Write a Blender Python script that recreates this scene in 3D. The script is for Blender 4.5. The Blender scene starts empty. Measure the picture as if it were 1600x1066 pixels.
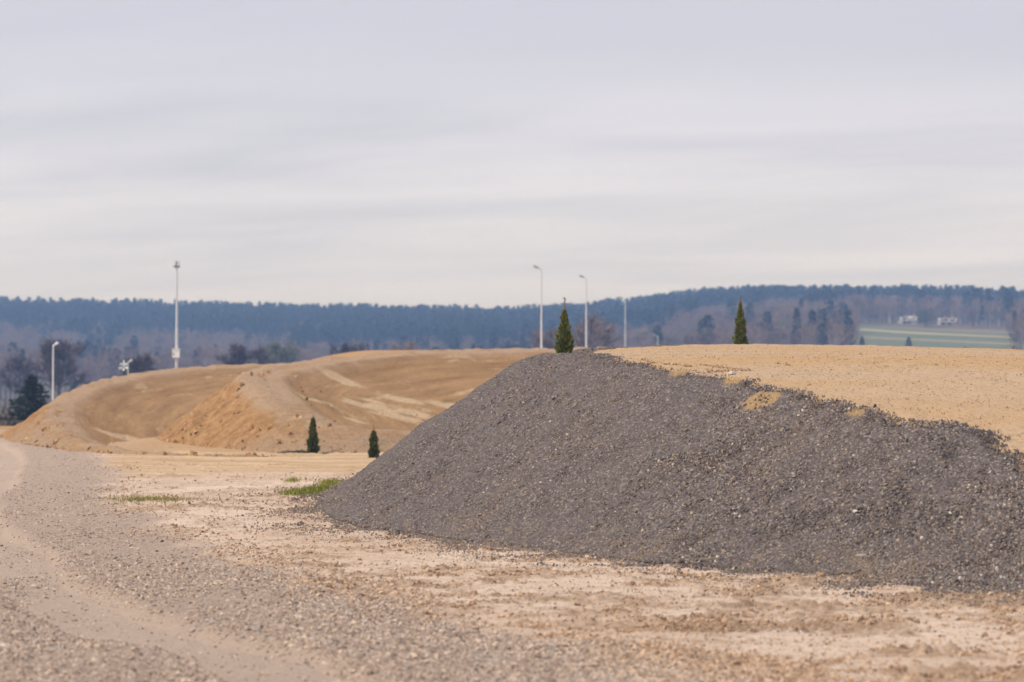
import bpy, bmesh, math, random
import numpy as np
from mathutils import Vector, Matrix, Euler

# ------------------------------------------------------------------ camera, world, sun, exposure
scene = bpy.context.scene
C = scene.collection
CAM_H = 1.6
LENS = 85.0
FPX = 1600 * LENS / 36.0            # focal length in photograph pixels
HORIZON = 600.0                     # photograph row of the horizon
PITCH = math.atan((HORIZON - 533.0) / FPX)

cam_d = bpy.data.cameras.new('camera')
cam = bpy.data.objects.new('camera', cam_d)
C.objects.link(cam)
cam.location = (0, 0, CAM_H)
cam.rotation_euler = (math.radians(90) + PITCH, 0, 0)
cam_d.lens = LENS
cam_d.sensor_width = 36.0
cam_d.clip_start = 0.1
cam_d.clip_end = 9000
cam_d.dof.use_dof = True
cam_d.dof.focus_distance = 29.0
cam_d.dof.aperture_fstop = 2.3
scene.camera = cam

SUN_EL, SUN_AZ = math.radians(50), math.radians(-118)     # azimuth from +Y towards +X (so: from the left)
world = bpy.data.worlds.new('World')
scene.world = world
world.use_nodes = True
wt = world.node_tree
wt.nodes.clear()


def N(t, kind, **kw):
    n = t.nodes.new(kind)
    for k, v in kw.items():
        if k.startswith('i_'):
            key = k[2:]
            n.inputs[int(key) if key.isdigit() else key.replace('_', ' ')].default_value = v
        else:
            setattr(n, k, v)
    return n


def math_node(t, op, a, b=None, c=None, clamp=False):
    n = t.nodes.new('ShaderNodeMath')
    n.operation = op
    n.use_clamp = clamp
    for i, v in enumerate((a, b, c)):
        if v is None:
            continue
        if isinstance(v, (int, float)):
            n.inputs[i].default_value = v
        else:
            t.links.new(v, n.inputs[i])
    return n.outputs[0]


def mix_col(t, fac, a, b, blend='MIX'):
    n = t.nodes.new('ShaderNodeMix')
    n.data_type = 'RGBA'
    n.blend_type = blend
    for sock, v in ((n.inputs[0], fac), (n.inputs[6], a), (n.inputs[7], b)):
        if isinstance(v, (int, float)):
            sock.default_value = v
        elif isinstance(v, tuple):
            sock.default_value = (*v, 1.0)[:4]
        else:
            t.links.new(v, sock)
    return n.outputs[2]


def map_range(t, v, a, b, c=0.0, d=1.0, smooth=True):
    n = t.nodes.new('ShaderNodeMapRange')
    n.interpolation_type = 'SMOOTHSTEP' if smooth else 'LINEAR'
    t.links.new(v, n.inputs[0])
    for i, x in enumerate((a, b, c, d)):
        n.inputs[i + 1].default_value = x
    return n.outputs[0]


wout = N(wt, 'ShaderNodeOutputWorld')
wbg = N(wt, 'ShaderNodeBackground', i_Strength=0.1)
sky = N(wt, 'ShaderNodeTexSky', sky_type='NISHITA', sun_disc=False, sun_elevation=SUN_EL,
        sun_rotation=SUN_AZ, altitude=250.0, air_density=1.0, dust_density=3.0)
tc = N(wt, 'ShaderNodeTexCoord')
sep = N(wt, 'ShaderNodeSeparateXYZ')
wt.links.new(tc.outputs['Generated'], sep.inputs[0])
zz = math_node(wt, 'ADD', math_node(wt, 'MAXIMUM', sep.outputs[2], 0.0), 0.10)
uu = math_node(wt, 'DIVIDE', sep.outputs[0], zz)
vv = math_node(wt, 'DIVIDE', sep.outputs[1], zz)
cmb = N(wt, 'ShaderNodeCombineXYZ')
wt.links.new(math_node(wt, 'MULTIPLY', uu, 0.50), cmb.inputs[0])
wt.links.new(math_node(wt, 'ADD', math_node(wt, 'MULTIPLY', vv, 1.15), math_node(wt, 'MULTIPLY', uu, 0.30)), cmb.inputs[1])
cn1 = N(wt, 'ShaderNodeTexNoise', i_Scale=1.5, i_Detail=7.0, i_Roughness=0.58, i_Distortion=0.5)
wt.links.new(cmb.outputs[0], cn1.inputs['Vector'])
cn2 = N(wt, 'ShaderNodeTexNoise', i_Scale=0.42, i_Detail=3.0, i_Roughness=0.5)
wt.links.new(cmb.outputs[0], cn2.inputs['Vector'])
cl = math_node(wt, 'ADD', math_node(wt, 'MULTIPLY', cn1.outputs[0], 0.72), math_node(wt, 'MULTIPLY', cn2.outputs[0], 0.28))
cl = map_range(wt, cl, 0.24, 0.72)
# the stratus is thicker overhead than near the horizon
thick = map_range(wt, sep.outputs[2], 0.085, 0.150)
cl = math_node(wt, 'MULTIPLY', cl, math_node(wt, 'SUBTRACT', 1.0, math_node(wt, 'MULTIPLY', thick, 0.80)))
cloud = mix_col(wt, cl, (4.45, 4.56, 5.40), (6.35, 6.32, 7.20))
low = map_range(wt, sep.outputs[2], 0.0, 0.075, 1.0, 0.0)
cloud = mix_col(wt, math_node(wt, 'MULTIPLY', low, 0.7), cloud, (6.10, 6.45, 9.2))
skyc = mix_col(wt, 0.985, sky.outputs[0], cloud)
wt.links.new(skyc, wbg.inputs[0])
wt.links.new(wbg.outputs[0], wout.inputs[0])

sun_d = bpy.data.lights.new('sun', 'SUN')
sun_d.energy = 2.6
sun_d.angle = math.radians(14)
sun_d.color = (1.0, 0.92, 0.81)
sun = bpy.data.objects.new('sun', sun_d)
C.objects.link(sun)
sdir = Vector((math.sin(SUN_AZ) * math.cos(SUN_EL), math.cos(SUN_AZ) * math.cos(SUN_EL), math.sin(SUN_EL)))
sun.rotation_euler = sdir.to_track_quat('Z', 'Y').to_euler()
sun.location = (-30, -10, 60)

scene.view_settings.view_transform = 'Standard'
scene.view_settings.look = 'None'
scene.view_settings.gamma = 1.0
scene.view_settings.exposure = 0.48
scene.render.engine = 'CYCLES'
scene.cycles.use_denoising = True
scene.cycles.max_bounces = 5
scene.cycles.volume_bounces = 0
scene.cycles.use_adaptive_sampling = True
scene.cycles.adaptive_threshold = 0.01

# ------------------------------------------------------------------ helpers
rng = np.random.default_rng(7)


def at(px, py, d):
    """photograph pixel + distance along +Y -> world point"""
    u, v = (px - 800.0) / FPX, (533.0 - py) / FPX
    c, s = math.cos(PITCH), math.sin(PITCH)
    fy, fz = c - v * s, s + v * c
    return Vector((u * d / fy, d, CAM_H + fz * d / fy))


def tag(o, label=None, cat=None, group=None, kind=None):
    for k, v in (('label', label), ('category', cat), ('group', group), ('kind', kind)):
        if v:
            o[k] = v
    return o


def link(o, parent=None):
    C.objects.link(o)
    if parent:
        o.parent = parent
    return o


def mesh_obj(name, verts, faces, mat, parent=None, smooth=False, linkit=True):
    me = bpy.data.meshes.new(name)
    if isinstance(verts, np.ndarray) and isinstance(faces, np.ndarray):
        nv, nf, k = len(verts), len(faces), faces.shape[1]
        me.vertices.add(nv)
        me.vertices.foreach_set('co', verts.astype(np.float32).ravel())
        me.loops.add(nf * k)
        me.loops.foreach_set('vertex_index', faces.astype(np.int32).ravel())
        me.polygons.add(nf)
        me.polygons.foreach_set('loop_start', np.arange(0, nf * k, k, dtype=np.int32))
        me.polygons.foreach_set('loop_total', np.full(nf, k, dtype=np.int32))
        me.update(calc_edges=True)
    else:
        me.from_pydata(verts, [], faces)
    for m in (mat if isinstance(mat, (list, tuple)) else [mat]):
        me.materials.append(m)
    if smooth:
        me.polygons.foreach_set('use_smooth', np.ones(len(me.polygons), dtype=bool))
    o = bpy.data.objects.new(name, me)
    if linkit:
        link(o, parent)
    return o


def empty(name, loc, parent=None):
    o = bpy.data.objects.new(name, None)
    o.empty_display_size = 0.2
    o.location = loc
    return link(o, parent)


def copy_tree(o, parent=None):
    c = o.copy()
    link(c, parent)
    for ch in list(o.children):
        copy_tree(ch, c)
    return c


def set_attr(o, name, arr, typ='FLOAT'):
    a = o.data.attributes.new(name, typ, 'POINT')
    a.data.foreach_set('vector' if typ == 'FLOAT_VECTOR' else 'value', np.ascontiguousarray(arr).ravel())


# vectorised value noise
def _hash(ix, iy, seed):
    n = (ix.astype(np.int64) * 374761393 + iy.astype(np.int64) * 668265263 + seed * 1442695041) & 0xFFFFFFFF
    n = ((n ^ (n >> 13)) * 1274126177) & 0xFFFFFFFF
    n = (n ^ (n >> 16)) & 0xFFFFFFFF
    return n.astype(np.float64) / 4294967295.0


def vnoise(x, y, seed=0):
    ix, iy = np.floor(x), np.floor(y)
    fx, fy = x - ix, y - iy
    fx, fy = fx * fx * fx * (fx * (fx * 6 - 15) + 10), fy * fy * fy * (fy * (fy * 6 - 15) + 10)
    a, b = _hash(ix, iy, seed), _hash(ix + 1, iy, seed)
    c, d = _hash(ix, iy + 1, seed), _hash(ix + 1, iy + 1, seed)
    return (a + (b - a) * fx) * (1 - fy) + (c + (d - c) * fx) * fy - 0.5


def fbm(x, y, octaves=4, seed=0, gain=0.5):
    r, amp, s = 0, 1.0, 0
    for i in range(octaves):
        ca, sa = math.cos(0.7 * i), math.sin(0.7 * i)
        r = r + amp * vnoise((x * ca - y * sa) * 2 ** i + 17.3 * i, (x * sa + y * ca) * 2 ** i - 9.1 * i, seed + i)
        s += amp
        amp *= gain
    return r / s * 2          # about -1 .. 1, mostly within +-0.6


def sstep(a, b, x):
    t = np.clip((x - a) / (b - a), 0, 1)
    return t * t * (3 - 2 * t)


def smin(a, b, k):
    h = np.clip(0.5 + 0.5 * (b - a) / k, 0, 1)
    return b + (a - b) * h - k * h * (1 - h)


def poly_dist(x, y, pts, closed=False):
    """distance to a polyline and the arc length of the nearest point"""
    pts = np.asarray(pts, float)
    if closed:
        pts = np.vstack([pts, pts[:1]])
    best = np.full(x.shape, 1e9)
    arc = np.zeros(x.shape)
    side = np.zeros(x.shape)
    acc = 0.0
    for (ax, ay), (bx, by) in zip(pts[:-1], pts[1:]):
        dx, dy = bx - ax, by - ay
        L2 = dx * dx + dy * dy
        t = np.clip(((x - ax) * dx + (y - ay) * dy) / L2, 0, 1)
        ex, ey = x - ax - t * dx, y - ay - t * dy
        dd = np.hypot(ex, ey)
        m = dd < best
        best = np.where(m, dd, best)
        arc = np.where(m, acc + t * math.sqrt(L2), arc)
        side = np.where(m, np.sign(dx * ey - dy * ex), side)
        acc += math.sqrt(L2)
    return best, arc, side


def inside(x, y, pts):
    r = np.zeros(x.shape, bool)
    n = len(pts)
    for i in range(n):
        (ax, ay), (bx, by) = pts[i], pts[(i + 1) % n]
        if ay == by:
            continue
        c = ((ay > y) != (by > y)) & (x < (bx - ax) * (y - ay) / (by - ay) + ax)
        r ^= c
    return r


def spline(pts, n):
    """Catmull-Rom through 2-D/3-D points"""
    p = np.asarray(pts, float)
    p = np.vstack([2 * p[0] - p[1], p, 2 * p[-1] - p[-2]])
    out = []
    k = len(p) - 3
    for i in range(k):
        a, b, c, d = p[i], p[i + 1], p[i + 2], p[i + 3]
        for t in np.linspace(0, 1, n, endpoint=False):
            out.append(0.5 * (2 * b + (c - a) * t + (2 * a - 5 * b + 4 * c - d) * t * t + (3 * b - a - 3 * c + d) * t ** 3))
    out.append(p[-2])
    return np.array(out)


def grid_faces(nr, nc):
    i = np.arange(nr * nc).reshape(nr, nc)
    return np.stack([i[:-1, :-1], i[:-1, 1:], i[1:, 1:], i[1:, :-1]], -1).reshape(-1, 4)


# ------------------------------------------------------------------ materials
MATS = {}


def new_mat(name):
    m = bpy.data.materials.new(name)
    m.use_nodes = True
    t = m.node_tree
    b = t.nodes['Principled BSDF']
    b.inputs['Roughness'].default_value = 0.9
    b.inputs['Specular IOR Level'].default_value = 0.2
    MATS[name] = m
    return m, t, b


def noise(t, vec, scale, detail=4, rough=0.55, dist=0.0):
    n = N(t, 'ShaderNodeTexNoise', i_Scale=scale, i_Detail=detail, i_Roughness=rough, i_Distortion=dist)
    if vec is not None:
        t.links.new(vec, n.inputs['Vector'])
    return n.outputs[0]


def attr(t, name):
    return N(t, 'ShaderNodeAttribute', attribute_name=name).outputs['Fac']


def obj_coord(t):
    return N(t, 'ShaderNodeTexCoord').outputs['Object']


def bump(t, b, height, strength, distance):
    n = N(t, 'ShaderNodeBump', i_Strength=strength, i_Distance=distance)
    t.links.new(height, n.inputs['Height'])
    t.links.new(n.outputs[0], b.inputs['Normal'])


def plain(name, col, rough=0.6, metal=0.0, var=0.12, scale=8.0, spec=0.3):
    m, t, b = new_mat(name)
    n = noise(t, obj_coord(t), scale, 4)
    c = mix_col(t, n, tuple(x * (1 - var) for x in col), tuple(min(1, x * (1 + var)) for x in col))
    t.links.new(c, b.inputs['Base Color'])
    b.inputs['Roughness'].default_value = rough
    b.inputs['Metallic'].default_value = metal
    b.inputs['Specular IOR Level'].default_value = spec
    return m


def leafy(name, cols, rough=0.75):
    """foliage: colour varies from leaf to leaf and clump to clump"""
    m, t, b = new_mat(name)
    r = attr(t, 'tone')
    ramp = N(t, 'ShaderNodeValToRGB')
    e = ramp.color_ramp.elements
    e[0].color, e[-1].color = (*cols[0], 1), (*cols[-1], 1)
    for i, c in enumerate(cols[1:-1]):
        x = e.new((i + 1) / (len(cols) - 1))
        x.color = (*c, 1)
    t.links.new(r, ramp.inputs[0])
    t.links.new(ramp.outputs[0], b.inputs['Base Color'])
    b.inputs['Roughness'].default_value = rough
    return m


def inst_stone(name, cols, rough=0.85, tinted=False):
    """loose stones: each one takes its own colour"""
    m, t, b = new_mat(name)
    info = N(t, 'ShaderNodeObjectInfo')
    ramp = N(t, 'ShaderNodeValToRGB')
    ramp.color_ramp.interpolation = 'CONSTANT'
    e = ramp.color_ramp.elements
    pos = 0.0
    for i, (w, c) in enumerate(cols):
        if i == 0:
            e[0].position, e[0].color = 0.0, (*c, 1)
        elif i == 1:
            e[1].position, e[1].color = pos, (*c, 1)
        else:
            x = e.new(pos)
            x.color = (*c, 1)
        pos += w
    t.links.new(info.outputs['Random'], ramp.inputs[0])
    n = noise(t, obj_coord(t), 1.6, 3)
    c = mix_col(t, 0.35, ramp.outputs[0], mix_col(t, n, (0.3, 0.3, 0.3), (0.75, 0.72, 0.68)), 'OVERLAY')
    if tinted:        # dusty brown patches and dark freshly tipped ones
        a = N(t, 'ShaderNodeAttribute', attribute_name='tint', attribute_type='INSTANCER').outputs['Fac']
        c = mix_col(t, map_range(t, a, 0.5, 1.0, 0.0, 0.55), c, (0.30, 0.225, 0.165))
        c = mix_col(t, map_range(t, a, 0.5, 0.0, 0.0, 0.6), c, (0.060, 0.052, 0.052))
    t.links.new(c, b.inputs['Base Color'])
    b.inputs['Roughness'].default_value = rough
    b.inputs['Specular IOR Level'].default_value = 0.3
    return m


SAND_PALE, SAND, SAND_BROWN = (0.77, 0.605, 0.47), (0.69, 0.515, 0.38), (0.43, 0.285, 0.180)


def ground_material():
    m, t, b = new_mat('ground_soil')
    oc = obj_coord(t)
    big = noise(t, oc, 0.35, 4)
    mid = noise(t, oc, 1.9, 5, 0.6)
    fine = noise(t, oc, 26.0, 5, 0.7)
    rough = attr(t, 'rough')
    c = mix_col(t, map_range(t, big, 0.36, 0.62), SAND, SAND_PALE)
    c = mix_col(t, math_node(t, 'MULTIPLY', rough, map_range(t, mid, 0.25, 0.65, 0.45, 1.0), clamp=True), c, SAND_BROWN)
    c = mix_col(t, math_node(t, 'MULTIPLY', map_range(t, fine, 0.50, 0.72), 0.45), c, (0.25, 0.17, 0.11))
    crumb = noise(t, oc, 8.0, 6, 0.75)
    c = mix_col(t, math_node(t, 'MULTIPLY', map_range(t, crumb, 0.50, 0.62), math_node(t, 'ADD', math_node(t, 'MULTIPLY', rough, 0.55), 0.38), clamp=True), c, (0.30, 0.195, 0.120))
    # yellow sand of the race track, streaked by passing wheels
    ys = N(t, 'ShaderNodeMapping', i_Rotation=(0, 0, math.radians(8)), i_Scale=(0.22, 1.1, 1))
    t.links.new(oc, ys.inputs[0])
    yst = noise(t, ys.outputs[0], 1.0, 5, 0.62, 0.4)
    yl = mix_col(t, map_range(t, yst, 0.35, 0.65), (0.48, 0.315, 0.165), (0.66, 0.475, 0.300))
    yl = mix_col(t, math_node(t, 'MULTIPLY', map_range(t, crumb, 0.50, 0.68), 0.4), yl, (0.36, 0.23, 0.13))
    c = mix_col(t, attr(t, 'yellow'), c, yl)
    c = mix_col(t, attr(t, 'dirt'), c, mix_col(t, yst, (0.34, 0.195, 0.085), (0.48, 0.295, 0.140)))
    # the stony haul road with its two smoother wheel tracks
    rd = mix_col(t, map_range(t, fine, 0.35, 0.68), (0.35, 0.262, 0.200), (0.53, 0.405, 0.318))
    rd = mix_col(t, math_node(t, 'MULTIPLY', map_range(t, mid, 0.45, 0.7), 0.35), rd, (0.47, 0.37, 0.27))
    tr = mix_col(t, fine, (0.45, 0.343, 0.264), (0.54, 0.417, 0.326))
    rd = mix_col(t, attr(t, 'track'), rd, tr)
    c = mix_col(t, attr(t, 'road'), c, rd)
    # grass and scrub of the far lowland
    gr = mix_col(t, mid, (0.060, 0.085, 0.030), (0.115, 0.115, 0.050))
    c = mix_col(t, attr(t, 'green'), c, gr)
    t.links.new(c, b.inputs['Base Color'])
    h = math_node(t, 'ADD', noise(t, oc, 10.0, 7, 0.75), math_node(t, 'MULTIPLY', crumb, -0.6))
    bump(t, b, h, 0.9, 0.06)
    b.inputs['Roughness'].default_value = 0.95
    return m


def berm_material():
    m, t, b = new_mat('berm_sand')
    oc = obj_coord(t)
    cv = N(t, 'ShaderNodeCombineXYZ')
    t.links.new(math_node(t, 'MULTIPLY', attr(t, 'along'), 0.13), cv.inputs[0])
    t.links.new(math_node(t, 'MULTIPLY', attr(t, 'across'), 1.9), cv.inputs[1])
    streak = noise(t, cv.outputs[0], 1.0, 6, 0.68, 0.12)
    cv2 = N(t, 'ShaderNodeCombineXYZ')
    t.links.new(math_node(t, 'MULTIPLY', attr(t, 'along'), 0.10), cv2.inputs[0])
    t.links.new(math_node(t, 'MULTIPLY', attr(t, 'across'), 0.55), cv2.inputs[1])
    patch = noise(t, cv2.outputs[0], 1.3, 6, 0.68, 0.3)
    fine = noise(t, oc, 5.0, 7, 0.75)
    c = mix_col(t, map_range(t, streak, 0.30, 0.70), (0.330, 0.185, 0.076), (0.505, 0.305, 0.140))
    c = mix_col(t, math_node(t, 'MULTIPLY', map_range(t, patch, 0.57, 0.63), 0.8), c, (0.62, 0.44, 0.25))
    c = mix_col(t, math_node(t, 'MULTIPLY', attr(t, 'pale'), 0.85), c, (0.68, 0.50, 0.305))
    grey = mix_col(t, fine, (0.42, 0.285, 0.175), (0.58, 0.410, 0.270))
    c = mix_col(t, attr(t, 'rim'), c, grey)
    orange = mix_col(t, map_range(t, noise(t, oc, 2.6, 7, 0.75), 0.36, 0.62), (0.320, 0.165, 0.066), (0.54, 0.315, 0.140))
    c = mix_col(t, attr(t, 'outer'), c, orange)
    c = mix_col(t, attr(t, 'foot'), c, mix_col(t, fine, (0.36, 0.245, 0.15), (0.50, 0.36, 0.24)))
    c = mix_col(t, math_node(t, 'MULTIPLY', map_range(t, fine, 0.50, 0.72), 0.5), c, (0.20, 0.110, 0.045))
    grain = noise(t, oc, 13.0, 4, 0.8)
    c = mix_col(t, math_node(t, 'MULTIPLY', map_range(t, grain, 0.48, 0.62), 0.45), c, (0.24, 0.135, 0.06))
    c = mix_col(t, math_node(t, 'MULTIPLY', map_range(t, streak, 0.42, 0.34), 0.35), c, (0.22, 0.12, 0.05))
    t.links.new(c, b.inputs['Base Color'])
    h = math_node(t, 'ADD', math_node(t, 'MULTIPLY', streak, 1.2), math_node(t, 'MULTIPLY', fine, 1.3))
    bump(t, b, h, 0.85, 0.14)
    b.inputs['Roughness'].default_value = 0.95
    return m


def plateau_material():
    m, t, b = new_mat('plateau_sand')
    oc = obj_coord(t)
    mp = N(t, 'ShaderNodeMapping', i_Rotation=(0, 0, math.radians(-24)), i_Scale=(0.14, 0.5, 1))
    t.links.new(oc, mp.inputs[0])
    bands = noise(t, mp.outputs[0], 1.0, 4, 0.55)
    fine = noise(t, oc, 24.0, 5, 0.75)
    mid = noise(t, oc, 2.4, 5, 0.6)
    c = mix_col(t, map_range(t, bands, 0.40, 0.62), (0.475, 0.335, 0.212), (0.475, 0.302, 0.148))
    c = mix_col(t, math_node(t, 'MULTIPLY', map_range(t, mid, 0.45, 0.7), 0.3), c, (0.42, 0.30, 0.20))
    c = mix_col(t, math_node(t, 'MULTIPLY', map_range(t, fine, 0.47, 0.62), 0.6), c, (0.29, 0.195, 0.115))
    c = mix_col(t, attr(t, 'ochre'), c, mix_col(t, fine, (0.36, 0.215, 0.085), (0.50, 0.325, 0.15)))
    t.links.new(c, b.inputs['Base Color'])
    h = math_node(t, 'ADD', noise(t, oc, 16.0, 6, 0.75), math_node(t, 'MULTIPLY', noise(t, oc, 70.0, 2), 0.4))
    bump(t, b, h, 0.7, 0.025)
    b.inputs['Roughness'].default_value = 0.95
    return m


def gravel_bed_material():
    m, t, b = new_mat('gravel_bed')
    oc = obj_coord(t)
    v = N(t, 'ShaderNodeTexVoronoi', i_Scale=52.0)
    t.links.new(oc, v.inputs['Vector'])
    r = N(t, 'ShaderNodeSeparateColor')
    t.links.new(v.outputs['Color'], r.inputs[0])
    c = mix_col(t, r.outputs[0], (0.075, 0.060, 0.056), (0.185, 0.152, 0.140))
    c = mix_col(t, map_range(t, r.outputs[1], 0.88, 0.95), c, (0.32, 0.26, 0.20))
    c = mix_col(t, attr(t, 'ochre'), c, mix_col(t, r.outputs[2], (0.28, 0.175, 0.080), (0.45, 0.30, 0.15)))
    t.links.new(c, b.inputs['Base Color'])
    bump(t, b, math_node(t, 'SUBTRACT', 1.0, v.outputs['Distance']), 1.0, 0.02)
    return m


M_ground, M_berm, M_plateau, M_gbed = ground_material(), berm_material(), plateau_material(), gravel_bed_material()
M_gravel = inst_stone('gravel_stones', [(0.18, (0.082, 0.066, 0.061)), (0.28, (0.148, 0.123, 0.113)), (0.24, (0.200, 0.168, 0.152)),
                                        (0.14, (0.145, 0.105, 0.082)), (0.09, (0.28, 0.24, 0.215)), (0.05, (0.35, 0.255, 0.165)), (0.02, (0.50, 0.45, 0.39))], tinted=True)
M_bclod = inst_stone('berm_lumps', [(0.3, (0.30, 0.165, 0.070)), (0.35, (0.40, 0.235, 0.105)), (0.2, (0.50, 0.33, 0.175)), (0.15, (0.20, 0.115, 0.055))])
M_roadst = inst_stone('road_stones', [(0.13, (0.27, 0.200, 0.150)), (0.24, (0.395, 0.300, 0.230)), (0.25, (0.49, 0.380, 0.295)),
                                      (0.19, (0.58, 0.455, 0.350)), (0.12, (0.38, 0.335, 0.30)), (0.07, (0.175, 0.140, 0.118))])
M_grit = inst_stone('grit_stones', [(0.35, (0.30, 0.195, 0.11)), (0.35, (0.40, 0.275, 0.165)), (0.12, (0.20, 0.135, 0.085)), (0.18, (0.52, 0.40, 0.28))])
M_clod = inst_stone('soil_clods', [(0.25, (0.33, 0.215, 0.130)), (0.3, (0.42, 0.285, 0.185)), (0.3, (0.55, 0.40, 0.28)), (0.15, (0.25, 0.155, 0.09))])
M_rock = plain('pale_rock', (0.55, 0.48, 0.38), 0.85, var=0.35, scale=14)
M_rockdark = plain('brown_rock', (0.30, 0.235, 0.185), 0.85, var=0.4, scale=14)
M_thuja = leafy('thuja_leaf', [(0.038, 0.056, 0.016), (0.115, 0.140, 0.034), (0.22, 0.225, 0.052), (0.33, 0.29, 0.085)])
M_spruce = leafy('spruce_needles', [(0.014, 0.024, 0.014), (0.030, 0.046, 0.026), (0.058, 0.076, 0.040)])
M_bark = plain('bark', (0.115, 0.088, 0.068), 0.9, var=0.3, scale=5)
M_twig = leafy('bare_twigs', [(0.060, 0.042, 0.034), (0.10, 0.070, 0.056), (0.15, 0.108, 0.082)])
M_twigb = leafy('birch_twigs', [(0.15, 0.105, 0.095), (0.235, 0.168, 0.145), (0.35, 0.26, 0.19)])
M_bud = leafy('budding_twigs', [(0.10, 0.105, 0.050), (0.16, 0.165, 0.075), (0.22, 0.215, 0.105)])
M_birchbark = plain('birch_bark', (0.36, 0.335, 0.32), 0.85, var=0.3, scale=2)
M_pine = leafy('pine_needles', [(0.016, 0.028, 0.020), (0.034, 0.052, 0.034), (0.068, 0.088, 0.048)])
M_grass = leafy('grass_blades', [(0.055, 0.085, 0.014), (0.12, 0.165, 0.022), (0.26, 0.26, 0.035), (0.36, 0.30, 0.09)])
M_dry = leafy('dry_stems', [(0.16, 0.105, 0.050), (0.26, 0.17, 0.080), (0.34, 0.24, 0.13)])
M_steel = plain('galvanised_steel', (0.62, 0.64, 0.67), 0.5, 0.15, var=0.08, scale=3)
M_white = plain('white_paint', (0.80, 0.80, 0.80), 0.5, var=0.04)
M_head = plain('lamp_housing', (0.36, 0.37, 0.39), 0.5, var=0.1)
M_lens = plain('lamp_glass', (0.55, 0.57, 0.60), 0.15, var=0.05, spec=0.6)
M_black = plain('black_paint', (0.025, 0.025, 0.028), 0.5)
M_conc = plain('pale_concrete', (0.62, 0.61, 0.59), 0.85, var=0.12)
M_wall = plain('render_wall', (0.40, 0.39, 0.38), 0.9, var=0.05)
M_roofred = plain('red_roof', (0.34, 0.26, 0.24), 0.8, var=0.2)
M_roofgrey = plain('grey_roof', (0.36, 0.35, 0.35), 0.8, var=0.15)
M_pane = plain('window_glass', (0.05, 0.06, 0.07), 0.1, spec=0.6)
M_door = plain('door_wood', (0.14, 0.08, 0.05), 0.6)

# ------------------------------------------------------------------ terrain functions
ROAD_EDGE = spline([(2.6, 9.5), (1.2, 13.0), (0.2, 15.6), (-1.16, 18.3), (-3.0, 24.2), (-5.05, 31.8), (-8.4, 50), (-12.2, 66), (-19, 88), (-30, 118)], 10)
TOE = [(8.9, 8.5), (3.94, 18.6), (3.14, 19.75), (2.18, 20.6), (1.14, 21.6), (0.37, 23.0), (-0.65, 24.7), (-1.7, 26.9),
       (-2.45, 30.2), (-2.75, 33.5), (-2.75, 37.5), (-2.4, 41.0), (-1.4, 45.0), (0.4, 50), (4, 57), (14, 62), (40, 62), (40, 8.5)]


def base_ground(x, y):
    t = x / np.maximum(y, 1)
    back = -1.6 + 5.25 * sstep(-0.19, -0.055, t)
    z = back * sstep(88, 148, y)
    z = z - sstep(0.0, 1.0, (y - 175) / 225) * np.where(z > 0, z, 0)
    return z - 1.6 * sstep(200, 400, y)


def road_fields(x, y):
    d, _, side = poly_dist(x, y, ROAD_EDGE)
    d = d * side                       # positive on the road (left of the edge line)
    wob = 0.35 * fbm(x * 0.9, y * 0.45, 3, 11)
    road = sstep(-0.35, 0.40, d + wob + 0.25 * fbm(x * 3.1, y * 1.7, 3, 13)) * (1 - sstep(7.6, 8.4, d + wob))
    w2 = 0.16 * fbm(x * 0.8, y * 0.3, 3, 12)
    tr = np.zeros_like(x)
    for c, w in ((2.05, 0.46), (4.0, 0.50), (6.3, 0.45)):
        tr = np.maximum(tr, 1 - sstep(w * 0.6, w * 1.1, np.abs(d + w2 - c)))
    tr = tr * road * np.clip(0.9 + 0.6 * fbm(x * 1.2, y * 0.5, 3, 15), 0, 1)
    return d, road, tr


def ground_relief(x, y, road, tr):
    near = 1 - sstep(60, 120, y)
    z = 0.030 * fbm(x * 0.5, y * 0.5, 3, 21)
    rough = sstep(-0.06 - 0.14 * (1 - sstep(20, 24, y)), 0.40, 0.34 * fbm(x * 0.55 + 4, y * 0.30, 3, 31) + 0.85 * fbm(x * 1.7, y * 2.3, 4, 35, 0.72))
    rough = np.maximum(rough, 0.42 * sstep(-0.25, 0.25, fbm(x * 0.9, y * 0.35, 4, 37, 0.65)) * sstep(22, 27, y) * (1 - sstep(38, 45, y)))
    rough = rough * (1 - road)
    cl = np.clip(fbm(x * 9.5, y * 8.0, 3, 41, 0.65) - 0.02, 0, 1)
    cl2 = np.clip(fbm(x * 3.1, y * 2.7, 3, 45, 0.6), -0.3, 1)
    z = z + rough * (0.070 * cl + 0.026 * cl2)
    z = z + (1 - road) * 0.012 * fbm(x * 5, y * 7, 4, 51, 0.65)
    for (cx, cy, sl, half, wid) in ((1.75, 18.55, -0.10, 0.75, 0.22), (0.95, 20.4, 0.05, 0.6, 0.20), (-0.6, 21.3, -0.1, 0.6, 0.2), (2.0, 15.9, -0.05, 0.9, 0.22)):
        e = y - cy - sl * (x - cx)
        m = (1 - sstep(half * 0.7, half, np.abs(x - cx))) * (1 - sstep(wid * 0.8, wid, np.abs(e)))
        z = z + m * (0.020 * np.sin((x + 0.55 * np.abs(e)) * 2 * math.pi / 0.085) - 0.012)
    z = z + road * (0.022 * fbm(x * 1.8, y * 1.1, 3, 61) + 0.010 * fbm(x * 14, y * 12, 2, 65) * (1 - tr)) - 0.085 * tr
    return z * near, rough


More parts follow.
